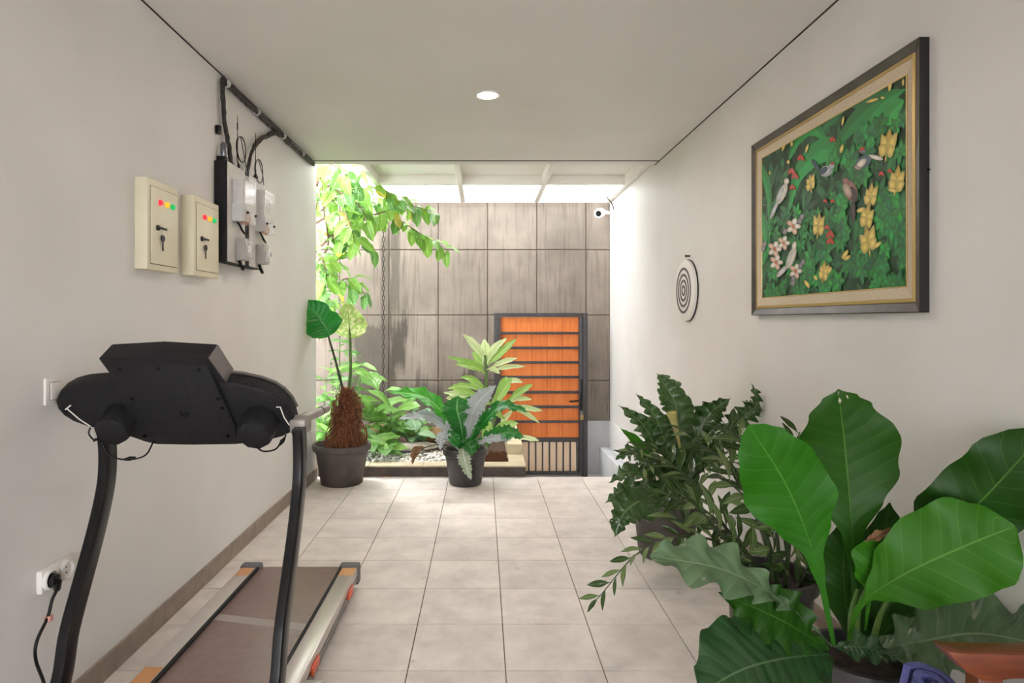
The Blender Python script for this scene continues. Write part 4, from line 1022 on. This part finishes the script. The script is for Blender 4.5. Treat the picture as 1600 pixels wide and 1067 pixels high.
rl([(1036, 795, 3.85), (1014, 730, 3.75), (988, 708, 3.7), (960, 717, 3.66)], .10, (0, -.6, .8), 6, .024, 7)
rl([(1036, 795, 3.82), (1018, 750, 3.68), (984, 738, 3.6), (950, 755, 3.55)], .11, (0, -.6, .8), 7, .026, 7)
rl([(1040, 795, 3.78), (1030, 772, 3.62), (995, 785, 3.52), (972, 806, 3.48), (960, 840, 3.46)], .19, (-.1, -.8, .5), 8, .03, 7)
rl([(1034, 795, 3.82), (1000, 760, 3.68), (972, 765, 3.62), (945, 787, 3.6)], .08, (0, -.6, .8), 9, .02, 7)
rl([(1034, 795, 3.85), (1002, 702, 3.8), (968, 668, 3.78)], .07, FN, 10, .004, 3, prof=LANC, m=BIGL)
rl([(1050, 795, 3.85), (1070, 740, 3.7), (1110, 720, 3.6), (1150, 735, 3.5)], .13, (0, -.6, .8), 11, .026, 7)
rl([(1046, 795, 3.82), (1060, 760, 3.62), (1080, 770, 3.5), (1095, 800, 3.42)], .14, (0, -.7, .7), 12, .026, 7)
rl([(1054, 790, 3.9), (1090, 720, 3.85), (1130, 690, 3.8), (1165, 690, 3.74)], .13, (-.2, -.7, .7), 13, .026, 7)
rl([(1042, 795, 3.84), (1040, 745, 3.7), (1020, 720, 3.62), (1005, 722, 3.6)], .10, (0, -.7, .7), 14, .026, 7)
frond(rp_, [at(1048, 795, 3.85), at(1040, 720, 3.72), at(1010, 700, 3.6), at(975, 712, 3.5)], 18, .10, seed=31, light=.5)
frond(rp_, [at(1050, 795, 3.85), at(1070, 720, 3.72), at(1090, 690, 3.6), at(1120, 680, 3.5)], 18, .11, seed=32, light=.4)
frond(rp_, [at(1050, 795, 3.85), at(1052, 735, 3.65), at(1030, 718, 3.5), at(1000, 735, 3.4)], 18, .10, seed=33, light=.6)
frond(rp_, [at(1052, 795, 3.85), at(1085, 745, 3.65), at(1120, 720, 3.5), at(1160, 725, 3.4)], 18, .11, seed=34, light=.5)
SPA = mat('spathe_yellow', (214, 208, 138), .5, c2=(196, 178, 112), scale=14)
s = spline([at(1064, 705, 3.86), at(1058, 680, 3.82), at(1053, 660, 3.8), at(1049, 645, 3.79)], 12)
MB().tube(s, [.007, .008, .009, .010, .012, .014, .015, .017, .019, .021, .024, .027, .03], 14, cap=False).build('spathe', SPA, rp_, label='pale yellow trumpet shaped flower', ang=70)
stemtube(rp_, [at(1056, 795, 3.9), at(1064, 740, 3.88), at(1064, 705, 3.86)], .008, STEM)

# ------------------------------------------------------------------ jagged plant in the centre pot
JAG = leaf_mat('jagged_leaf', (24, 104, 34), (48, 140, 48), (120, 180, 110), 12, .3, .25, .1, under=(176, 184, 184), mid=.025)
JSV = leaf_mat('jagged_leaf_silver', (150, 160, 162), (178, 186, 188), (204, 210, 210), 12, .4, .2, .12, under=(30, 104, 40), mid=.03)
pc = (-.15, 5.60, 0)
jp = thing('potted_jagged_plant', pc, 'jagged green and silver leaved plant in the small black pot before the kerb', 'plant')
pot(jp, pc, .195, .14, .31, POTM)
def jl(pts, w, nrm, seed, m=JAG, serr=.2, sn=15, wave=.012, wn=6, prof=STRAP, **k):
    leaf(jp, [at(*p) for p in pts], w, prof, m, nrm, fold=.15, wave=wave, wn=wn, nv=44, serr=serr, sn=sn, seed=seed, **k)
jl([(722, 702, 5.58), (700, 655, 5.5), (662, 620, 5.42), (606, 612, 5.36)], .20, (0, -.55, .9), 1, leaf_mat('jagged_leaf_fresh', (62, 160, 44), (90, 184, 60), (150, 210, 120), 11, .32, .35, .1, under=(60, 140, 50), mid=.03), serr=.06, sn=12, wave=.014)
jl([(722, 702, 5.56), (700, 672, 5.45), (668, 650, 5.4), (622, 654, 5.36)], .11, (0, -.7, .6), 2, JSV)
jl([(726, 702, 5.58), (720, 665, 5.52), (714, 638, 5.5), (716, 618, 5.48)], .25, (.1, -1, .2), 3)
jl([(728, 702, 5.58), (728, 650, 5.56), (738, 618, 5.54)], .19, (0, -1, .2), 4)
jl([(730, 700, 5.56), (736, 655, 5.5), (748, 628, 5.46), (775, 602, 5.42)], .17, (-.3, -.9, .3), 5, JSV)
jl([(732, 700, 5.58), (756, 660, 5.5), (786, 634, 5.44), (826, 644, 5.4)], .13, (.1, -.6, .8), 6)
jl([(736, 700, 5.56), (758, 686, 5.45), (790, 676, 5.38), (820, 684, 5.34)], .15, (.1, -.75, .7), 7)
jl([(736, 702, 5.54), (752, 690, 5.40), (775, 685, 5.36), (800, 688, 5.34)], .08, (.1, -.75, .7), 17, JSV)
jl([(730, 700, 5.52), (724, 703, 5.42), (727, 722, 5.37), (736, 750, 5.36)], .11, (-.2, -1, .2), 8, leaf_mat('jagged_leaf_pale', (150, 168, 140), (176, 190, 168), (210, 216, 200), 12, .4, .2, .12))
jl([(716, 702, 5.54), (698, 682, 5.42), (690, 684, 5.38), (688, 703, 5.36)], .10, (-.2, -.9, .4), 10, JSV)
jl([(730, 702, 5.58), (744, 660, 5.54), (750, 640, 5.52)], .15, (.2, -1, .2), 11)
jl([(724, 702, 5.54), (712, 688, 5.46), (700, 672, 5.42)], .10, (-.2, -.9, .5), 12)
jl([(732, 702, 5.52), (742, 694, 5.45), (756, 690, 5.42)], .09, (.2, -.9, .5), 13)
jl([(726, 702, 5.5), (728, 692, 5.44), (736, 700, 5.40), (738, 712, 5.38)], .11, (0, -.9, .4), 14, m=JAG)
stemtube(jp, [at(716, 703, 5.55), at(690, 694, 5.45), at(668, 698, 5.4), at(650, 706, 5.38)], .007, DSTEM)
leaf(jp, [at(668, 698, 5.4), at(650, 705, 5.38), at(644, 726, 5.37)], .07, LANC, DRY, (0, -.9, .4), fold=.3, wave=.02, wn=4, seed=40)

# ------------------------------------------------------------------ elephant-ear plant in the left pot
pc = (-1.235, 5.62, 0)
ap = thing('potted_elephant_ear', pc, 'elephant ear plant with a shaggy trunk in the ribbed pot by the left wall', 'plant')
pot(ap, pc, .25, .18, .35, POTB, .01, 30)
EARD = leaf_mat('ear_leaf_dark', (18, 116, 34), (30, 136, 44), (70, 160, 70), 12, .35, .3, .06, under=(150, 186, 90), mid=.015)
EARV = leaf_mat('ear_leaf_variegated', (150, 188, 92), (176, 206, 120), (120, 160, 70), 9, .35, .4, .1, under=(160, 196, 104), mid=.02, blot=(216, 226, 168))
tb, tt = at(540, 700, 5.6), at(543, 606, 5.56)
TRK = mat('shaggy_trunk', (110, 66, 40), .95, c2=(74, 42, 26), scale=40, bump=1, bscale=70)
tr = MB().tube([tb.lerp(tt, k/12)+Vector((.012*math.sin(k*1.7), 0, 0)) for k in range(13)], [.125, .12, .118, .116, .116, .114, .112, .108, .1, .085, .065, .04, .02], 16).build('trunk', TRK, ap, ang=70)
mb = MB(); rn = random.Random(3)
for k in range(620):
    f = rn.random()**.9; a = rn.uniform(0, 6.28); r = .11*(1-.1*f) if f < .72 else .11*(1-(f-.72)*3)
    r = max(r, .015)
    p = tb.lerp(tt, f)+Vector((r*math.cos(a), r*math.sin(a), 0)); o_ = Vector((math.cos(a), math.sin(a), 0))
    l = rn.uniform(.03, .08)
    mb.tube([p, p+o_*l*.35+Vector((rn.uniform(-.02, .02), 0, .012)), p+o_*l*.45+Vector((rn.uniform(-.03, .03), rn.uniform(-.02, .02), -l*.7))], [.004, .0032, .0012], 4)
for k in range(60):
    a = rn.uniform(0, 6.28); p = tb.lerp(tt, rn.uniform(.15, .45))+Vector((.11*math.cos(a), .11*math.sin(a), 0))
    mb.tube(spline([p, p+Vector((.07*math.cos(a), .07*math.sin(a), -.08)), Vector((tb.x+.17*math.cos(a+.2), tb.y+.17*math.sin(a+.2), .31))], 6), [.004]*7, 4)
mb.build('root_fibres', mat('root_fibre', (138, 88, 56), .9, c2=(98, 58, 36), scale=30), ap, kind='stuff')
stemtube(ap, [at(540, 625, 5.56), at(526, 570, 5.54), at(511, 518, 5.52)], .014, DSTEM, 'petiole')
stemtube(ap, [at(545, 620, 5.56), at(548, 570, 5.56), at(546, 510, 5.55)], .017, STEM, 'petiole')
HRT = [(0, .2), (.06, .65), (.2, .98), (.34, 1), (.55, .8), (.8, .4), (.94, .14), (1, .01)]
leaf(ap, [at(516, 524, 5.52), at(505, 506, 5.5), at(488, 484, 5.48), at(463, 472, 5.47)], .30, HRT, EARD, (.12, -1, .25), fold=.25, wave=.01, wn=3, nv=30, seed=1)
leaf(ap, [at(512, 522, 5.56), at(498, 506, 5.58), at(478, 492, 5.58), at(466, 482, 5.57)], .22, HRT, EARV, (-.2, -.6, -.3), fold=.1, wave=.01, wn=3, nv=24, seed=2)
leaf(ap, [at(547, 528, 5.56), at(546, 508, 5.54), at(544, 490, 5.56), at(538, 470, 5.6)], .31, HRT, EARV, (0, -1, .1), fold=.12, wave=.014, wn=3, nv=30, seed=3)

# ------------------------------------------------------------------ pale dracaena-like shrub in the bed by the gate
PAL = leaf_mat('pale_leaf', (136, 186, 82), (178, 212, 118), (206, 226, 156), 8, .4, .4, .1, under=(170, 204, 118), mid=.05)
PALW = leaf_mat('pale_leaf_cream', (206, 224, 160), (224, 234, 190), (170, 206, 110), 8, .4, .4, .1, under=(200, 220, 150), mid=.05)
pb = at(752, 700, 6.42)
dp = thing('pale_leafed_shrub', (pb.x, pb.y, .05), 'tall pale green shrub with rosettes of paddle leaves beside the gate', 'shrub')
stemtube(dp, [(pb.x, pb.y, .05), at(757, 650, 6.42), at(760, 600, 6.42), at(758, 555, 6.42)], .022, STEM)
stemtube(dp, [(pb.x+.03, pb.y, .05), at(772, 660, 6.38), at(778, 630, 6.36)], .018, STEM)
D = lambda x, y, Y: at(680+.1967*x, 510+.1967*y, Y)
pl = [((380,300),(345,190),(220,60),6.4,.10,1),((400,300),(402,210),(390,100),6.42,.11,1),((410,300),(450,200),(568,92),6.44,.09,1),((415,310),(500,230),(645,98),6.4,.10,0),((390,320),(340,270),(295,200),6.34,.09,0),((395,380),(320,310),(88,240),6.38,.08,0),((395,370),(320,325),(160,298),6.34,.09,0),((420,340),(520,290),(655,250),6.36,.07,1),((420,360),(560,325),(716,316),6.38,.06,1),((410,340),(460,340),(515,378),6.3,.06,1),((395,480),(300,420),(200,404),6.38,.07,0),((400,500),(330,470),(258,418),6.32,.09,0),
 ((455,640),(520,540),(615,405),6.26,.11,0),((440,620),(540,470),(575,400),6.34,.10,0),((560,600),(660,530),(775,460),6.34,.09,0),((560,610),(660,575),(770,580),6.32,.06,1),((560,640),(700,645),(855,672),6.3,.07,1),((560,630),(700,680),(832,770),6.3,.06,1),((440,840),(540,790),(660,768),6.3,.10,0),((600,880),(720,885),(825,908),6.3,.06,1),((380,560),(250,520),(138,498),6.34,.09,0),((360,570),(220,545),(66,525),6.36,.08,1),((380,520),(240,470),(95,496),6.42,.07,0),((500,470),(600,430),(696,444),6.42,.07,1),((350,590),(200,570),(85,570),6.34,.10,1),((400,700),(420,800),(380,900),6.3,.10,0),((560,740),(500,700),(440,690),6.3,.08,0),((640,640),(560,720),(520,760),6.36,.06,1),((430,620),(330,600),(180,590),6.3,.1,0),((440,620),(400,560),(420,480),6.3,.1,0)]
for k, (a, b, c, Yd, w, cr) in enumerate(pl):
    leaf(dp, [D(*a, Yd+.05), D(*b, Yd), D(*c, Yd-.06)], w, STRAP, PALW if cr else PAL, (random.uniform(-.2, .2), -.75, .6), fold=.2, wave=.004, wn=3, nv=16, nu=3, seed=k)

# ------------------------------------------------------------------ shrubs of the left bed
GA = leaf_mat('garden_leaf', (96, 150, 60), (140, 186, 90), (170, 206, 130), 7, .4, .4, .1, under=(130, 172, 92), mid=.04)
GB = leaf_mat('garden_leaf_dark', (62, 112, 44), (96, 148, 66), (140, 180, 104), 7, .4, .35, .1, under=(104, 146, 76), mid=.04)
GC = leaf_mat('garden_leaf_blue', (112, 156, 112), (150, 184, 140), (180, 206, 170), 7, .4, .35, .1, under=(130, 168, 120), mid=.04)
ul = [unit_leaf(GA, OVAL, .42, .2, .02, 2, .2, 1), unit_leaf(GB, OVAL, .42, .2, .02, 2, .3, 2), unit_leaf(GA, LANC, .3, .2, .02, 2, .3, 3), unit_leaf(GC, OVAL, .5, .15, .02, 2, .25, 4), unit_leaf(GB, LANC, .3, .2, .02, 2, .35, 5)]
def shrub(name, label, base, tops, n, L, kinds, seed, spread=1.0, stem_r=.008):
    rn = random.Random(seed); b = at(*base); b.z = .05
    t = thing(name, tuple(b), label, 'shrub')
    for q, tp in enumerate(tops):
        T_ = at(*tp); s = spline([b+Vector((rn.uniform(-.03, .03), 0, 0)), b.lerp(T_, .5)+Vector((rn.uniform(-.04, .04), rn.uniform(-.03, .03), .03)), T_], 20)
        MB().tube(s, [stem_r*(1-.5*i/20) for i in range(21)], 6).build('stem', STEM, t)
        for k in range(n):
            f = .3+.7*k/(n-1) if n > 1 else 1; i = min(19, int(f*20)); p = s[i].lerp(s[i+1], f*20-i) if i < 20 else s[-1]
            a = k*2.4+rn.uniform(-.4, .4)
            d = Vector((math.cos(a)*spread, math.sin(a)*spread*.9, rn.uniform(.05, .6)+(.6 if f > .9 else 0)))
            place(ul[rn.choice(kinds)], t, p, d, (rn.uniform(-.2, .2), -.4, 1), L*rn.uniform(.95, 1.5), 'leaf', rn.uniform(.9, 1.25))
    return t
shrub('broadleaf_shrub', 'bushy green shrub with upright oval leaves in front of the rain chain', (592, 705, 6.75), [(590, 600, 6.75), (612, 640, 6.6), (575, 640, 6.7)], 8, .28, (0, 2), 1)
shrub('spreading_shrub', 'low blue green shrub spreading over the flat stone', (640, 695, 6.9), [(628, 668, 6.7), (662, 662, 6.9), (650, 676, 6.6), (615, 672, 6.8)], 7, .17, (3, 0, 3), 2)
shrub('drooping_shrub', 'low plant with broad drooping leaves beside the ribbed pot', (585, 712, 6.3), [(592, 690, 6.25), (610, 700, 6.2), (578, 690, 6.25)], 5, .22, (0, 1), 3, 1.3)
shrub('leafy_bush', 'dense leafy bush in the corner behind the ribbed pot', (514, 700, 6.5), [(510, 590, 6.5), (524, 625, 6.3), (505, 645, 6.2), (528, 660, 6.2), (512, 675, 6.15), (530, 585, 6.6)], 9, .2, (0, 1, 2), 4)
shrub('slender_shrub', 'slender shrub with drooping narrow leaves behind the shaggy trunk', (556, 700, 6.9), [(556, 545, 6.9), (568, 560, 6.8), (545, 560, 6.9)], 8, .24, (2, 4), 5, 1.1)
shrub('dark_fern_shrub', 'small dark leaved shrub high behind the elephant ear stems', (522, 700, 7.3), [(530, 545, 7.3), (516, 565, 7.3)], 12, .11, (1, 4), 6)
shrub('mid_shrub', 'pale shrub with wide leaves between trunk and boulder', (620, 700, 7.1), [(604, 660, 7.0), (636, 655, 7.1), (622, 640, 7.2)], 6, .2, (0, 3), 7)

# ------------------------------------------------------------------ tree arching over the left of the courtyard
TA = leaf_mat('tree_leaf', (104, 158, 58), (150, 192, 84), (176, 208, 120), 7, .35, .45, .1, under=(130, 172, 84), mid=.04)
TB = leaf_mat('tree_leaf_deep', (78, 132, 58), (120, 168, 90), (150, 190, 120), 7, .35, .4, .1, under=(120, 160, 90), mid=.04)
TY = leaf_mat('tree_leaf_yellow', (206, 190, 74), (222, 206, 104), (226, 216, 140), 7, .4, .45, .1)
tl = [unit_leaf(TA, OVAL, .46, .25, .03, 2, .3, 11), unit_leaf(TB, OVAL, .46, .25, .03, 2, .35, 12), unit_leaf(TY, OVAL, .46, .25, .03, 2, .3, 13)]
tb_ = at(470, 720, 6.9); tb_.z = .05
te = thing('courtyard_tree', tuple(tb_), 'small leafy tree arching in from behind the left wall', 'tree')
MB().tube(spline([tb_, at(478, 560, 6.9), at(484, 420, 6.9), at(492, 320, 6.9), at(500, 240, 6.85)], 24), [.045-.0013*i for i in range(25)], 10).build('trunk', TWIG, te)
rn = random.Random(17)
br = [([(484, 420, 6.9), (512, 385, 6.8), (506, 330, 6.7), (503, 285, 6.6)], 20), ([(486, 400, 6.9), (535, 355, 6.8), (590, 334, 6.75), (640, 322, 6.7), (676, 332, 6.7)], 30), ([(555, 346, 6.85), (610, 338, 6.9), (652, 362, 6.85), (702, 392, 6.8)], 22), ([(482, 500, 6.9), (515, 455, 6.8), (545, 435, 6.7), (572, 462, 6.65)], 16), ([(490, 340, 6.9), (540, 300, 6.8), (590, 295, 6.75), (630, 312, 6.75)], 26), ([(495, 300, 6.9), (520, 270, 6.8), (560, 262, 6.7)], 20), ([(483, 450, 6.9), (510, 425, 6.7), (530, 402, 6.6)], 16), ([(482, 520, 6.9), (505, 490, 6.8), (516, 470, 6.7)], 12), ([(500, 360, 6.9), (530, 375, 6.7), (560, 380, 6.65), (585, 392, 6.65)], 14), ([(490, 330, 6.9), (505, 300, 7.2), (530, 285, 7.4), (565, 310, 7.5)], 20), ([(490, 350, 6.9), (530, 330, 6.5), (545, 345, 6.3), (555, 380, 6.2)], 16), ([(484, 430, 6.9), (500, 400, 6.4), (508, 420, 6.3), (512, 450, 6.25)], 14), ([(495, 290, 6.9), (510, 260, 6.5), (530, 262, 6.3), (548, 285, 6.2)], 16), ([(498, 300, 6.9), (540, 318, 7.0), (580, 316, 7.0), (615, 330, 7.0)], 20), ([(492, 280, 6.9), (530, 300, 6.6), (560, 320, 6.5), (575, 345, 6.45)], 20)]
for pts, n in br:
    M = spline([at(*p) for p in pts], 30)
    MB().tube(M, [.013*(1-.8*i/30) for i in range(31)], 6).build('branch', TWIG, te)
    for k in range(n):
        f = .15+.85*(k+.5)/n; i = min(29, int(f*30)); p = M[i].lerp(M[i+1], f*30-i); T_ = (M[i+1]-M[i]).normalized()
        S = T_.cross(Vector((0, -.3, 1))).normalized()*(1 if k % 2 else -1)
        d = T_*rn.uniform(.1, .8)+S*rn.uniform(.3, 1)+Vector((rn.uniform(-.3, .3), rn.uniform(-.4, .4), rn.uniform(-1.1, .25)))
        place(tl[2 if rn.random() < .06 else rn.choice((0, 0, 1))], te, p, d, (rn.uniform(-.5, .5), rn.uniform(-.9, 0), .8), rn.uniform(.16, .26), 'leaf', rn.uniform(.9, 1.2))

# fallen leaf on the floor before the kerb
fp = at(602, 744, 5.80)
MBf = leaf_geo([(fp.x-.08, 5.78, .004), (fp.x, 5.77, .014), (fp.x+.09, 5.79, .006)], .03, LANC, (0, 0, 1), fold=.5, wave=.004, wn=3, nv=14, nu=3, seed=2)
MBf.build('fallen_leaf', DRY, label='dry curled leaf lying on the tiles before the kerb', cat='leaf', ang=80)

# ------------------------------------------------------------------ wooden armchair (near right corner) and rolled mat
WOOD = mat('red_brown_wood', (122, 64, 38), .45, c2=(98, 48, 28), scale=7, stretch=(1.2, 8, 8), coat=.2)
chx = thing('wooden_armchair', (1.25, 1.2, 0), 'red brown wooden armchair in the near right corner', 'chair')
for ya in (1.50, .93):
    # arm: thick board with a swept front
    prof_ = [(1.068, .668), (1.11, .664), (1.30, .660), (1.50, .655), (1.50, .600), (1.32, .607), (1.22, .604), (1.175, .598), (1.150, .600), (1.115, .618), (1.088, .645)]
    MB().prism([(x, ya-.03, z) for x, z in prof_], (0, .06, 0)).build('arm', WOOD, chx, bevel=.006)
    MB().box((1.145, ya-.022, 0), (1.205, ya+.022, .606)).build('leg', WOOD, chx, bevel=.006)
    MB().prism([(1.46, ya-.022, 0), (1.51, ya-.022, 0), (1.53, ya-.022, .45), (1.555, ya-.022, .95), (1.51, ya-.022, .95), (1.475, ya-.022, .45)], (0, .044, 0)).build('leg', WOOD, chx, bevel=.006)
box('seat', (1.13, .95, .40), (1.49, 1.48, .44), WOOD, chx, bevel=.01)
for z in (.58, .74, .88): box('back_slat', (1.51, .95, z), (1.53, 1.48, z+.07), WOOD, chx, bevel=.006)
MATB = mat('yoga_mat_blue', (76, 78, 134), .8, c2=(88, 90, 146), scale=60, bump=.3, bscale=300)
mc = at(1457, 1063, 1.66); ax = Vector((.06, -.22, 1)).normalized()
t = thing('rolled_exercise_mat', (mc.x, mc.y, 0), 'blue rolled exercise mat standing behind the wooden armchair', 'mat')
mb = MB(); n = 110; turns = 1.75; r0 = .020; r1 = .068; hgt = mc.z
s1 = ax.cross(Vector((1, 0, 0))).normalized(); s2 = ax.cross(s1)
bot = mc-ax*(hgt/ax.z)
ring = []
for i in range(n+1):
    a = 2*math.pi*turns*i/n+2.2; r = r0+(r1-r0)*i/n
    ring.append((s1*math.cos(a)+s2*math.sin(a), r))
th = .017
for d_, r in ring:
    for q, b_ in ((r, mc), (r-th, mc), (r-th, bot+ax*.02), (r, bot+ax*.02)): mb.v.append(tuple(b_+d_*q))
for i in range(n):
    a = 4*i
    for q in range(4): mb.f.append((a+q, a+(q+1) % 4, a+4+(q+1) % 4, a+4+q))
mb.f.append((0, 1, 2, 3)); mb.f.append((4*n+3, 4*n+2, 4*n+1, 4*n))
mb.build('rolled_sheet', MATB, t, ang=50)
